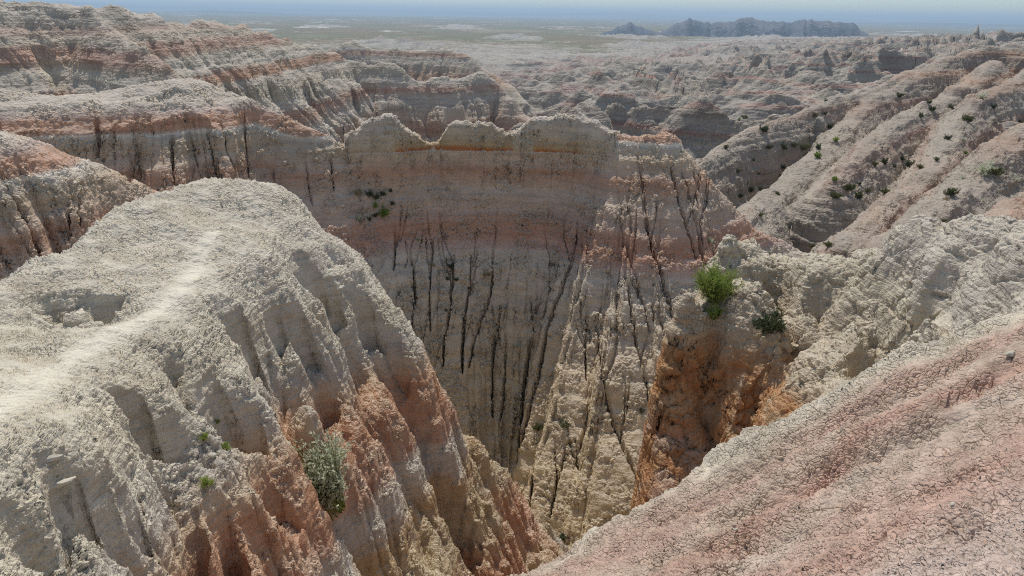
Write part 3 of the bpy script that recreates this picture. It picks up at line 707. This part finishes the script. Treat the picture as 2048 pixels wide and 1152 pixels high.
def S_C(X, Y, Z): return Z+0.06*(X-6)
def extra_C(N, pos, col, up):
    x = N.n('ShaderNodeSeparateXYZ', {0: pos}).outputs[0]
    a = N.n('ShaderNodeAttribute', attribute_name='strata').outputs['Fac']
    n = N.noise(pos, 1.6, 5.0, 0.65)
    m = N.m('MULTIPLY', N.mr(N.m('ADD', a, N.m('MULTIPLY', N.m('SUBTRACT', n, 0.5), 0.9)), -4.65, -4.95, smooth=True), N.mr(n, 0.36, 0.56, 0.15, 0.9, smooth=True))
    m = N.m('MULTIPLY', m, N.mr(x, 3.6, 4.6, 1.0, 0.35, smooth=True))
    return N.mix(m, col, N.ramp(N.noise(pos, 3.5, 4.0, 0.6), [(0.35, rgb(166, 114, 74)), (0.55, rgb(178, 134, 90)), (0.7, rgb(178, 146, 110))]))
mat_C = strata_mat('orange mudstone', [(-21, TAN), (-7.5, BUFF), (-6.8, rgb(180, 152, 132)), (-6.3, PINK), (-5.95, rgb(172, 132, 96)), (-5.7, rgb(180, 160, 130)), (-5.4, rgb(170, 130, 94)), (-5.2, rgb(180, 158, 128)), (-5.05, rgb(174, 136, 100)), (-4.85, rgb(180, 160, 132)), (-4.3, BUFF), (-3.6, rgb(190, 178, 156)), (-3.2, GREY), (-2.4, GREY)],
    L=0.055, amp=0.032, warp=0.25, lump=0.16, ledge=0.10, dust=dust_grey, dust_s=(0.7, 0.95), dustamt=0.5, popmask=(0.3, 0.55), smooth_steep=0.5, crack=0.05, crackL=4.5, extra=extra_C)
patch('outcrop', H_C, 4, 48, 760, 5.5, 24, 620, mat_C, {'strata': S_C}, label='buff rock outcrop with rust orange broken face', cat='rock outcrop')

def S_D(X, Y, Z):
    d, s, u, zc = crestL.near(X, Y)
    px = np.interp(u, _u, _pxu)
    cap = (px > 690) & (px < 1235) & (Z > -5.2)
    S = np.where(cap, 1.0+np.clip((Z+5.2)/1.5*3.0+0.22*pn(u*0.7, 0.3, 57)-0.05+0.6*np.maximum(np.maximum(sstep(790, 770, px), sstep(1165, 1185, px)), sstep(1024, 1032, px)*sstep(1074, 1066, px)), 0, 9), Z-0.45*sstep(620, 500, px))
    return S
mat_D = strata_mat('banded mudstone', [(-21, BUFF), (-16.5, rgb(176, 158, 124)), (-14.0, rgb(177, 161, 132)), (-12.6, rgb(180, 164, 136)), (-11.2, BUFF), (-10.0, rgb(184, 172, 152)), (-8.95, GREY), (-8.75, PINK), (-8.3, rgb(176, 134, 110)), (-7.8, rgb(174, 140, 120)), (-7.4, rgb(178, 156, 138)), (-6.6, rgb(180, 162, 144)), (-6.15, rgb(176, 146, 124)), (-5.9, rgb(174, 138, 114)), (-5.65, rgb(180, 158, 138)), (-5.0, rgb(178, 160, 136)), (-4.72, GREY), (-4.62, WHITE), (-4.5, ORNG), (-4.12, rgb(180, 142, 118)), (-4.0, PINK), (-3.7, GREY), (-3.0, GREY),
    (0.8, GREY), (1.0, rgb(160, 96, 50)), (1.14, rgb(164, 106, 62)), (1.35, rgb(168, 142, 106)), (2.2, BUFF), (3.4, GREY)],
    L=0.09, amp=0.095, warp=0.14, lump=0.22, ledge=0.10, dust=GREY, dust_s=(0.6, 0.92), dustamt=0.5, popmask=(0.38, 0.62), tint=0.10, extra=lambda N, pos, col, up: N.mix(1.0, col, (1.16, 1.13, 1.10, 1), 'MULTIPLY'))
patch('ridge', H_D, -44, 28, 1150, 15, 60, 760, mat_D, {'strata': S_D}, label='steep banded canyon wall with three crest knobs and dark slots', cat='ridge', hid=0.06)

mat_E = strata_mat('far banded mudstone', [(-46, GREY), (-26, GREY), (-22, PINK), (-20, GREY), (-16.5, BUFF), (-15, rgb(176, 140, 116)), (-13, rgb(184, 164, 144)), (-11, GREY), (-9.8, rgb(176, 140, 120)), (-9, GREY), (-7.2, rgb(182, 170, 150)), (-6.2, GREY), (-5.9, rgb(174, 136, 112)), (-5.2, rgb(176, 142, 120)), (-4.9, GREY), (-3.9, rgb(188, 178, 160)), (-3.2, rgb(172, 140, 122)), (-2.6, rgb(176, 144, 128)), (-2.2, rgb(184, 174, 156)), (-1.5, rgb(176, 152, 136)), (-1.1, GREY), (1, GREY)],
    bedk=0.9, L=0.24, amp=0.10, warp=0.25, lump=0.4, ledge=0.35, dust=GREY, dust_s=(0.6, 0.92), dustamt=0.45, tint=0.10)
patch('far_ridge', H_E, -42, 14, 900, 38, 320, 560, mat_E, {'strata': zattr}, label='long banded ridge stepping down behind the canyon wall', cat='ridge')
HG = rgb(152, 142, 129)
mat_G = strata_mat('right banded mudstone', [(-40, HG), (-19, HG), (-15, rgb(164, 153, 138)), (-12.4, HG), (-11.2, rgb(158, 143, 130)), (-10, HG), (-8.6, rgb(164, 149, 134)), (-8, rgb(156, 130, 114)), (-7.4, HG), (-6.2, rgb(156, 140, 127)), (-5.6, rgb(160, 126, 104)), (-5.1, HG), (-4.3, rgb(156, 138, 125)), (-3.7, rgb(160, 130, 110)), (-3.3, rgb(164, 151, 137)), (-2.6, HG), (0, HG)],
    bedk=0.9, L=0.2, amp=0.09, warp=0.25, lump=0.32, ledge=0.3, dust=rgb(164, 154, 139), dust_s=(0.6, 0.92), dustamt=0.45, tint=0.10)
patch('hills', H_G, 7, 46, 800, 24, 260, 620, mat_G, {'strata': zattr}, label='banded clay spurs with scattered shrubs descending from the right', cat='hills')

# plain and badlands: one sheet to the horizon
def flat_attr(X, Y, Z):
    r = np.hypot(X, Y)
    return np.where(r > 4500, 1.0, sstep(4.2, 1.8, Z-(PLAIN-1.0+0.8*pn(X*0.01, Y*0.01, 231))))
def extra_F(N, pos, col, up):
    a = N.n('ShaderNodeAttribute', attribute_name='flatland').outputs['Fac']
    mp = N.n('ShaderNodeMapping', {0: pos, 3: (1, 0.6, 1)}).outputs[0]
    g = N.noise(mp, 0.004, 5.0, 0.6)
    grass = N.ramp(g, [(0.30, rgb(142, 130, 100)), (0.45, rgb(122, 104, 70)), (0.55, rgb(108, 104, 68)), (0.68, rgb(138, 126, 96))])
    w = N.noise(N.n('ShaderNodeMapping', {0: pos, 1: (431, 77, 0), 3: (0.5, 0.55, 1)}).outputs[0], 0.0085, 4.0, 0.55)
    grass = N.mix(N.m('MULTIPLY', N.mr(w, 0.64, 0.68, smooth=True), 0.7), grass, rgb(236, 232, 222))
    return N.mix(a, col, grass)
FG = rgb(150, 142, 131); FP = rgb(148, 120, 108)
mat_F = strata_mat('badlands clay', [(-47, FG), (-38, FG), (-34, FP), (-31, FG), (-26, rgb(142, 132, 120)), (-22, FG), (-20, FP), (-18.6, FG), (-16.2, FG), (-15.6, rgb(150, 116, 102)), (-14.9, FG), (-12.5, rgb(146, 134, 121)), (-11.8, FP), (-11, FG), (-9, rgb(140, 130, 119)), (-7, FG), (0, FG)],
    bedk=1.0, L=0.8, amp=0.25, warp=0.4, lump=1.6, ledge=0.9, dust=GREY, dust_s=(0.7, 0.97), dustamt=0.4, extra=extra_F, tint=0.10)
patch('ground', H_F, -62, 62, 1150, 70, 26000, 760, mat_F, {'strata': zattr, 'flatland': flat_attr}, kr=0.006, label='pale badland hills running out to a brown grass plain', cat='ground')

def simple_mat(name, c, c2, sc):
    mat = bpy.data.materials.new(name); N = NT(mat)
    pos = N.n('ShaderNodeTexCoord').outputs['Object']
    col = N.ramp(N.noise(pos, sc, 5.0, 0.6), [(0.35, c), (0.65, c2)])
    bs = N.n('ShaderNodeBsdfPrincipled', {'Base Color': col, 'Roughness': 1.0, 'Specular IOR Level': 0.0})
    out = N.n('ShaderNodeOutputMaterial'); N.t.links.new(bs.outputs[0], out.inputs[0])
    return mat
mat_M = simple_mat('shade and haze toned range rock', rgb(104, 108, 118), rgb(130, 128, 128), 0.02)  # cloud shadow and bluish distance haze are put into this base colour
patch('mountains', H_M, 0, 30, 560, 1750, 2500, 200, mat_M, label='dark jagged range of buttes standing on the far plain', cat='mountains', kr=0.0005)
mat_M2 = simple_mat('far tableland', rgb(80, 84, 70), rgb(116, 112, 92), 0.0006)
patch('tableland', H_M2, -50, 50, 500, 5000, 22000, 200, mat_M2, label='level blue tableland along the horizon', cat='hills', kr=0.0005)

# ------------------------------------------------------------------ plants
def leaf_mat(name, c1, c2, trans=0.25):
    mat = bpy.data.materials.new(name); N = NT(mat)
    pos = N.n('ShaderNodeTexCoord').outputs['Object']
    oi = N.n('ShaderNodeObjectInfo').outputs['Random']
    nz = N.m('ADD', N.noise(pos, 9.0, 3.0, 0.6), N.m('MULTIPLY', N.m('SUBTRACT', oi, 0.5), 0.3))
    col = N.ramp(nz, [(0.3, c1), (0.7, c2)])
    bs = N.n('ShaderNodeBsdfPrincipled', {'Base Color': col, 'Roughness': 0.7, 'Specular IOR Level': 0.2})
    tr = N.n('ShaderNodeBsdfTranslucent', {'Color': col})
    mx = N.n('ShaderNodeMixShader', {0: trans, 1: bs.outputs[0], 2: tr.outputs[0]})
    out = N.n('ShaderNodeOutputMaterial'); N.t.links.new(mx.outputs[0], out.inputs[0])
    return mat
m_sage = leaf_mat('sage leaf', rgb(190, 194, 164), rgb(222, 224, 202), 0.5)
m_lime = leaf_mat('fresh green leaf', rgb(106, 130, 54), rgb(168, 182, 94), 0.35)
m_dark = leaf_mat('dark green leaf', rgb(74, 84, 56), rgb(104, 112, 78))
m_oliv = leaf_mat('olive leaf', rgb(82, 88, 52), rgb(124, 124, 78))
m_dry = leaf_mat('dry straw', rgb(150, 134, 98), rgb(190, 176, 138))
m_stem = leaf_mat('stem bark', rgb(112, 100, 76), rgb(146, 132, 104), 0.0)
m_gstem = leaf_mat('green stem', rgb(116, 128, 64), rgb(150, 152, 86), 0.0)

def frame(d):
    d = d/np.linalg.norm(d)
    a = np.cross(d, [0.3, 0.2, 0.93] if abs(d[2]) < 0.95 else [1, 0, 0]); a /= np.linalg.norm(a)
    return d, a, np.cross(d, a)

def plant(name, seed, nst, h, spread, leaf, lw, nl, up=0.6, mleaf=None, curl=0.3, sub=3, start=0.15):
    """Empty at the root with stem and foliage parts: nst stems of height h, each with sub twigs and nl small leaves a twig"""
    rs = np.random.RandomState(seed)
    sv, sf, lv, lf = [], [], [], []
    def tube(pts, r0, r1):
        b = len(sv); n = len(pts)
        for i, p in enumerate(pts):
            d = pts[min(i+1, n-1)]-pts[max(i-1, 0)]
            _, a, c = frame(d+1e-6)
            r = r0+(r1-r0)*i/(n-1)
            for k in range(3):
                t = k*2.0944
                sv.append(p+r*(math.cos(t)*a+math.sin(t)*c))
        for i in range(n-1):
            for k in range(3):
                k2 = (k+1) % 3
                sf.append((b+3*i+k, b+3*i+k2, b+3*i+3+k2, b+3*i+3+k))
    def leafq(p, d, ln, w):
        d, a, c = frame(d)
        t = rs.uniform(0, 6.28); s_ = math.cos(t)*a+math.sin(t)*c
        b = len(lv)
        lv.extend([p, p+d*ln*0.5+s_*w, p+d*ln, p+d*ln*0.5-s_*w])
        lf.append((b, b+1, b+2, b+3))
    for i in range(nst):
        az = rs.uniform(0, 6.283); tilt = spread*math.sqrt(rs.uniform(0.02, 1))
        L = h*rs.uniform(0.65, 1.08)*(1-0.25*tilt/1.6)
        d = np.array([math.cos(az)*math.sin(tilt), math.sin(az)*math.sin(tilt), math.cos(tilt)])
        p = np.array([rs.normal(0, 0.04*h), rs.normal(0, 0.04*h), -0.06*h])
        pts = [p]; nseg = 6
        for k in range(nseg):
            d = d+np.array([0, 0, curl/nseg*up])+rs.normal(0, 0.09, 3); d /= np.linalg.norm(d)
            pts.append(pts[-1]+d*L/nseg)
        tube(pts, 0.011*h, 0.003*h)
        for j in range(sub):
            k = rs.uniform(start, 0.95)*nseg; k0 = min(int(k), nseg-1); q = pts[k0]+(pts[k0+1]-pts[k0])*(k-k0)
            dd = (pts[k0+1]-pts[k0])/L*nseg+rs.normal(0, 0.45, 3)+np.array([0, 0, 0.2*up]); dd /= np.linalg.norm(dd)
            l2 = L*rs.uniform(0.22, 0.42); tp = [q]
            for m_ in range(3):
                dd = dd+rs.normal(0, 0.12, 3); tp.append(tp[-1]+dd/np.linalg.norm(dd)*l2/3)
            tube(tp, 0.005*h, 0.002*h)
            for m_ in range(nl):
                t = rs.uniform(0.1, 1.0)*3; t0 = min(int(t), 2)
                pp = tp[t0]+(tp[t0+1]-tp[t0])*(t-t0)
                leafq(pp, dd+rs.normal(0, 0.55, 3), leaf*rs.uniform(0.6, 1.2), lw*rs.uniform(0.7, 1.2))
        for m_ in range(nl):
            t = rs.uniform(0.35, 1.0)*nseg; t0 = min(int(t), nseg-1)
            pp = pts[t0]+(pts[t0+1]-pts[t0])*(t-t0)
            leafq(pp, d+rs.normal(0, 0.5, 3), leaf*rs.uniform(0.6, 1.2), lw)
    root = bpy.data.objects.new(name, None); COL.objects.link(root); root.empty_display_size = 0.1
    mesh_from('stem', sv, sf, [m_gstem if mleaf in (m_lime, m_sage) else m_stem], True, root)
    mesh_from('foliage', lv, lf, [mleaf], False, root)
    return root

def copy_tree(o):
    c = o.copy(); COL.objects.link(c)
    for ch in o.children:
        k = ch.copy(); COL.objects.link(k); k.parent = c
    return c

_used = {}
def put(proto, H, px, py, r0, r1, scale, label, cat='shrub', group=None, rot=None, tilt=(0, 0), sink=0.02):
    if id(proto) in _used: o = copy_tree(proto)
    else: o = proto; _used[id(proto)] = 1
    p = hit(H, px, py, r0, r1)
    o.location = (p[0], p[1], p[2]-sink*scale)
    o.rotation_euler = (tilt[0], tilt[1], random.Random(px*7+py).uniform(0, 6.28) if rot is None else rot)
    o.scale = (scale,)*3
    tag(o, label, cat, group)
    return o

# the near plants, each of its own kind
sage = plant('sagebrush', 3, 54, 1.0, 0.42, 0.06, 0.012, 15, 0.8, m_sage, 0.5, 8, 0.2)
put(sage, H_B, 674, 1012, 5, 14, 0.98, 'large grey green sagebrush rooted in a gully of the orange hillside', 'sagebrush', rot=0.0, tilt=(0.15, -0.28))
lime = plant('green_shrub', 11, 70, 1.0, 0.78, 0.085, 0.008, 13, 0.8, m_lime, 0.45, 6, 0.12)
put(lime, H_C, 1428, 603, 9, 16, 0.64, 'bright green feathery bush on the left tip of the buff outcrop')
lime2 = plant('green_shrub', 12, 26, 1.0, 0.9, 0.13, 0.014, 12, 0.8, m_lime, 0.4, 5, 0.12)
put(lime2, H_C, 1428, 637, 9, 16, 0.24, 'small lime green shrub just below the bright feathery bush on the outcrop')
drk = plant('dark_shrub', 13, 22, 1.0, 1.15, 0.26, 0.035, 8, 0.3, m_dark, 0.2, 4, 0.2)
put(drk, H_C, 1542, 662, 9, 16, 0.33, 'dark green shrub clinging to the shaded face of the outcrop')
tuft = plant('green_tuft', 14, 26, 1.0, 1.0, 0.30, 0.02, 8, 0.6, m_lime, 0.3, 3, 0.2)
for px, py, sc, lb in ((432, 848, 0.075, 'tiny bright green tuft on the pale hillside, highest of four'), (408, 880, 0.08, 'tiny bright green tuft on the pale hillside, leftmost of four'),
                       (453, 900, 0.085, 'tiny bright green tuft on the pale hillside, rightmost of four'), (415, 972, 0.10, 'dull green tuft in the hollow of the pale hillside, lowest of four')):
    put(tuft, H_B, px, py, 4, 12, sc, lb, 'tuft', 'green tufts on the pale hillside')

dkb = plant('scrub_bush', 21, 20, 1.0, 1.1, 0.22, 0.040, 8, 0.6, m_dark, 0.4, 4, 0.15)
olb = plant('scrub_bush', 22, 22, 1.0, 1.1, 0.22, 0.035, 8, 0.6, m_oliv, 0.4, 4, 0.15)
lmb = plant('scrub_bush', 23, 22, 1.0, 0.9, 0.22, 0.045, 8, 0.8, m_lime, 0.4, 4, 0.15)
sgb = plant('scrub_bush', 24, 24, 1.0, 1.0, 0.16, 0.022, 9, 0.8, m_sage, 0.4, 4, 0.15)
dyb = plant('scrub_bush', 25, 26, 1.0, 1.2, 0.24, 0.016, 8, 0.2, m_dry, 0.1, 3, 0.15)
K = {'d': (dkb, 'dark green'), 'o': (olb, 'olive'), 'l': (lmb, 'bright green'), 's': (sgb, 'grey green'), 'y': (dyb, 'dry straw')}
ORD = ['first', 'second', 'third', 'fourth', 'fifth', 'sixth', 'seventh', 'eighth', 'ninth', 'tenth', 'eleventh', 'twelfth', 'thirteenth']

def cluster(H, r0, r1, where, group, items):
    """items: (px, py, width in photo pixels, kind); labels count from the left among those of the same colour"""
    by = {}
    for it in sorted(items): by.setdefault(it[3], []).append(it)
    for k, its in by.items():
        proto, cname = K[k]
        for i, (px, py, w, _) in enumerate(its):
            p = hit(H, px, py, r0, r1); rr = np.linalg.norm(p)
            sc = w*rr/F/1.55
            lb = f'{cname} bush {where}' if len(its) == 1 else f'{cname} bush {where}, {ORD[i]} from the left'
            put(proto, H, px, py+w*0.3, r0, r1, sc, lb, 'bush', group)

cluster(H_D, 18, 40, 'on the high ledge of the canyon wall', 'bushes on the canyon wall ledge', [(715, 383, 26, 'y'), (738, 386, 20, 'd'), (752, 392, 18, 'd'), (766, 386, 16, 'd'), (780, 380, 12, 'd'), (750, 410, 16, 'l'), (784, 405, 14, 'd'), (768, 425, 28, 'l'), (718, 434, 22, 's'), (738, 438, 14, 'd'), (750, 428, 16, 'o')])
cluster(H_D, 18, 40, 'on the bare middle of the canyon wall', 'bushes on the canyon wall face', [(836, 478, 14, 's'), (901, 530, 18, 'd'), (894, 556, 12, 'd'), (912, 558, 12, 'd'), (972, 546, 22, 'y'), (1045, 450, 7, 'd'), (866, 528, 14, 'y')])
cluster(H_D, 18, 40, 'low between the dark slots of the canyon wall', 'bushes low on the canyon wall', [(1010, 712, 26, 's'), (1034, 690, 13, 's'), (893, 620, 8, 'd'), (1075, 850, 26, 'o'), (1134, 845, 30, 'o'), (1282, 820, 14, 'o'), (1128, 1072, 24, 'd')])
cluster(H_D, 18, 40, 'on the right buttress of the canyon wall', 'bushes on the right buttress', [(1420, 480, 20, 's'), (1358, 628, 14, 's')])
cluster(H_G, 25, 140, 'on the shaded face of the left spur', 'bushes on the shaded left spur', [(1405, 292, 24, 'l'), (1421, 267, 9, 'd'), (1396, 302, 12, 'd'), (1671, 279, 14, 'l'), (1635, 311, 18, 'l'), (1527, 257, 22, 'd'), (1543, 236, 9, 'd'), (1489, 233, 14, 'o'), (1478, 239, 8, 'l'), (1537, 292, 18, 'o'), (1567, 292, 22, 'd'), (1588, 288, 16, 'o'), (1607, 292, 24, 'o'), (1638, 293, 16, 'd'), (1659, 252, 14, 'd'), (1652, 201, 8, 'd'), (1628, 229, 14, 'o'), (1649, 226, 10, 'o'), (1451, 292, 12, 'o')])
cluster(H_G, 25, 140, 'at the gully foot under the left spur', 'bushes at the gully foot', [(1499, 378, 20, 'd'), (1520, 376, 18, 'o'), (1555, 386, 12, 'd'), (1565, 333, 14, 'd'), (1558, 350, 10, 'o'), (1517, 347, 10, 'd'), (1475, 340, 16, 'o'), (1506, 319, 10, 'd'), (1480, 390, 14, 'o')])
cluster(H_G, 25, 140, 'on the middle spur', 'bushes on the middle spur', [(1770, 323, 20, 'd'), (1749, 326, 18, 'o'), (1790, 330, 10, 'o'), (1805, 316, 12, 'd'), (1819, 328, 18, 'd'), (1841, 332, 14, 'o'), (1763, 295, 7, 'd'), (1669, 358, 14, 'l'), (1697, 372, 26, 'o'), (1673, 389, 26, 'o'), (1715, 389, 24, 'd'), (1735, 380, 14, 'o'), (1770, 382, 22, 'o'), (1718, 366, 10, 'd'), (1798, 189, 18, 'o'), (1858, 204, 10, 'd'), (1864, 217, 14, 'd'), (1840, 230, 14, 'd'), (1902, 215, 16, 'd')])
cluster(H_G, 25, 140, 'on the right spur', 'bushes on the right spur', [(1965, 191, 20, 's'), (1986, 213, 13, 'd'), (1937, 236, 22, 'o'), (2041, 243, 12, 'o'), (1895, 275, 14, 'd'), (1874, 317, 12, 'o'), (1927, 278, 10, 's'), (1930, 306, 10, 'l'), (1970, 336, 40, 's'), (1990, 340, 30, 'o'), (1899, 382, 26, 'o'), (1892, 397, 12, 'y'), (2030, 358, 18, 's'), (1926, 354, 14, 's'), (1965, 401, 10, 's')])
cluster(H_G, 25, 140, 'in the hollow just behind the buff outcrop', 'bushes behind the outcrop', [(1625, 490, 16, 'o'), (1656, 488, 16, 'o'), (1859, 440, 14, 's'), (1887, 440, 12, 'o'), (1570, 455, 9, 's'), (1625, 428, 8, 's'), (1520, 428, 14, 'o'), (1690, 500, 10, 's')])

# dry twigs lying on the slope
def twig(seed, L):
    rs = np.random.RandomState(seed); v, f = [], []
    def tube(pts, r):
        b = len(v)
        for i, p in enumerate(pts):
            _, a, c = frame(pts[min(i+1, len(pts)-1)]-pts[max(i-1, 0)]+1e-6)
            for k in range(4):
                t = k*1.5708; v.append(p+r*(1-0.5*i/len(pts))*(math.cos(t)*a+math.sin(t)*c))
        for i in range(len(pts)-1):
            for k in range(4): f.append((b+4*i+k, b+4*i+(k+1) % 4, b+4*i+4+(k+1) % 4, b+4*i+4+k))
    p = np.zeros(3); d = np.array([1.0, 0, 0]); pts = [p]
    for i in range(8):
        d = d+rs.normal(0, 0.16, 3)*[1, 1, 0.5]; d /= np.linalg.norm(d); p = p+d*L/8; pts.append(p)
        if i in (2, 4, 6):
            e = d+rs.normal(0, 0.6, 3)*[1, 1, 0.4]; e /= np.linalg.norm(e)
            tube([p, p+e*L*0.1, p+e*L*0.2+rs.normal(0, 0.006, 3)], 0.0018)
    tube(pts, 0.0028)
    return v, f
for i, (px, py, L, rz, lb) in enumerate(((1310+390, 1030-140, 0.22, 0.4, 'thin dry twig on the cracked slope, highest of the loose twigs'), (1590, 985, 0.2, 0.2, 'thin dry twig across a shallow rill of the cracked slope'), (1690, 1020, 0.26, 2.9, 'forked dry twig in the middle of the cracked slope'), (1500, 1075, 0.2, 3.0, 'thin dry twig low on the pale part of the slope'), (2030, 745, 0.35, -1.0, 'long pale dry stalk at the right edge of the slope'))):
    v, f = twig(400+i, L)
    o = mesh_from('twig', v, f, [m_dry])
    p = hit(H_A, px, py, 1, 8)
    o.location = (p[0], p[1], p[2]+0.012); o.rotation_euler = (0, 0.25, rz)
    tag(o, lb, 'twig', 'dry twigs on the slope')

# loose slabs and pale stones
def rock_mesh(seed, sx, sy, sz):
    import bmesh
    bm = bmesh.new(); bmesh.ops.create_icosphere(bm, subdivisions=4, radius=1.0)
    rs = np.random.RandomState(seed)
    co = np.array([v.co[:] for v in bm.verts])
    cuts = rs.normal(0, 1, (9, 3)); cuts /= np.linalg.norm(cuts, axis=1)[:, None]
    for c in cuts:                                      # broken flat sides
        k = co@c; lim = rs.uniform(0.62, 0.85); co = co-np.clip(k-lim, 0, None)[:, None]*c*0.9
    n = fbm(co[:, 0]*2+seed, co[:, 1]*2+co[:, 2]*1.3, 4, seed % 7)
    co = co*(1+0.10*n)[:, None]*np.array([sx, sy, sz])
    for v, p in zip(bm.verts, co): v.co = p
    f = [tuple(v.index for v in fc.verts) for fc in bm.faces]; bm.free()
    return co, f
stone_mat = simple_mat('pale stone', rgb(184, 175, 156), rgb(206, 198, 180), 14.0)
for i, (H, px, py, sz, rz, nm, lb, grp) in enumerate((
    (H_B, 112, 972, (0.13, 0.035, 0.022), 0.5, 'mudstone_slab', 'long curved pale mudstone slab low on the left of the dome hill', 'pale slabs on the dome hill'),
    (H_B, 104, 918, (0.07, 0.030, 0.020), 0.4, 'mudstone_slab', 'short pale mudstone slab just above the long curved slab', 'pale slabs on the dome hill'),
    (H_B, 680, 577, (0.09, 0.060, 0.030), 0.1, 'mudstone_slab', 'flat pale cap slab on a rib high on the right flank of the dome hill', 'pale slabs on the dome hill'),
    (H_B, 425, 912, (0.05, 0.035, 0.025), 0.1, 'mudstone_slab', 'small blocky pale slab beside the green tufts on the dome hill', 'pale slabs on the dome hill'),
    (H_A, 2021, 711, (0.030, 0.022, 0.018), 0.3, 'pebble', 'white pebble at the right edge of the cracked slope, highest of the pebbles', 'white pebbles on the cracked slope'),
    (H_A, 1905, 1010, (0.012, 0.010, 0.008), 0.9, 'pebble', 'small white pebble low on the right part of the cracked slope', 'white pebbles on the cracked slope'),
    (H_A, 1470, 1060, (0.016, 0.012, 0.009), 0.2, 'pebble', 'white pebble low on the left part of the cracked slope', 'white pebbles on the cracked slope'))):
    v, f = rock_mesh(500+i, *sz)
    o = mesh_from(nm, v, f, [stone_mat])
    p = hit(H, px, py, 1, 18)
    o.location = (p[0], p[1], p[2]+0.4*sz[2]); o.rotation_euler = (0.1, -0.15, rz)
    tag(o, lb, 'slab' if nm != 'pebble' else 'pebble', grp)

# ------------------------------------------------------------------ haze
me = bpy.data.meshes.new('haze')
x0, z0, z1 = 30000.0, -75.0, 90.0
me.from_pydata([(-x0, -x0, z0), (x0, -x0, z0), (x0, x0, z0), (-x0, x0, z0), (-x0, -x0, z1), (x0, -x0, z1), (x0, x0, z1), (-x0, x0, z1)], [],
               [(3, 2, 1, 0), (4, 5, 6, 7), (0, 1, 5, 4), (1, 2, 6, 5), (2, 3, 7, 6), (3, 0, 4, 7)])
haze = bpy.data.objects.new('haze', me); COL.objects.link(haze)
hm = bpy.data.materials.new('haze air'); hm.use_nodes = True
hn = hm.node_tree; hn.nodes.clear()
pv = hn.nodes.new('ShaderNodeVolumePrincipled')
pv.inputs['Color'].default_value = (0.61, 0.79, 0.95, 1)
pv.inputs['Density'].default_value = 0.00019
pv.inputs['Anisotropy'].default_value = 0.2
ho = hn.nodes.new('ShaderNodeOutputMaterial'); hn.links.new(pv.outputs[0], ho.inputs['Volume'])
me.materials.append(hm)
tag(haze, 'thin blue haze over the far plain', 'haze', kind='stuff')
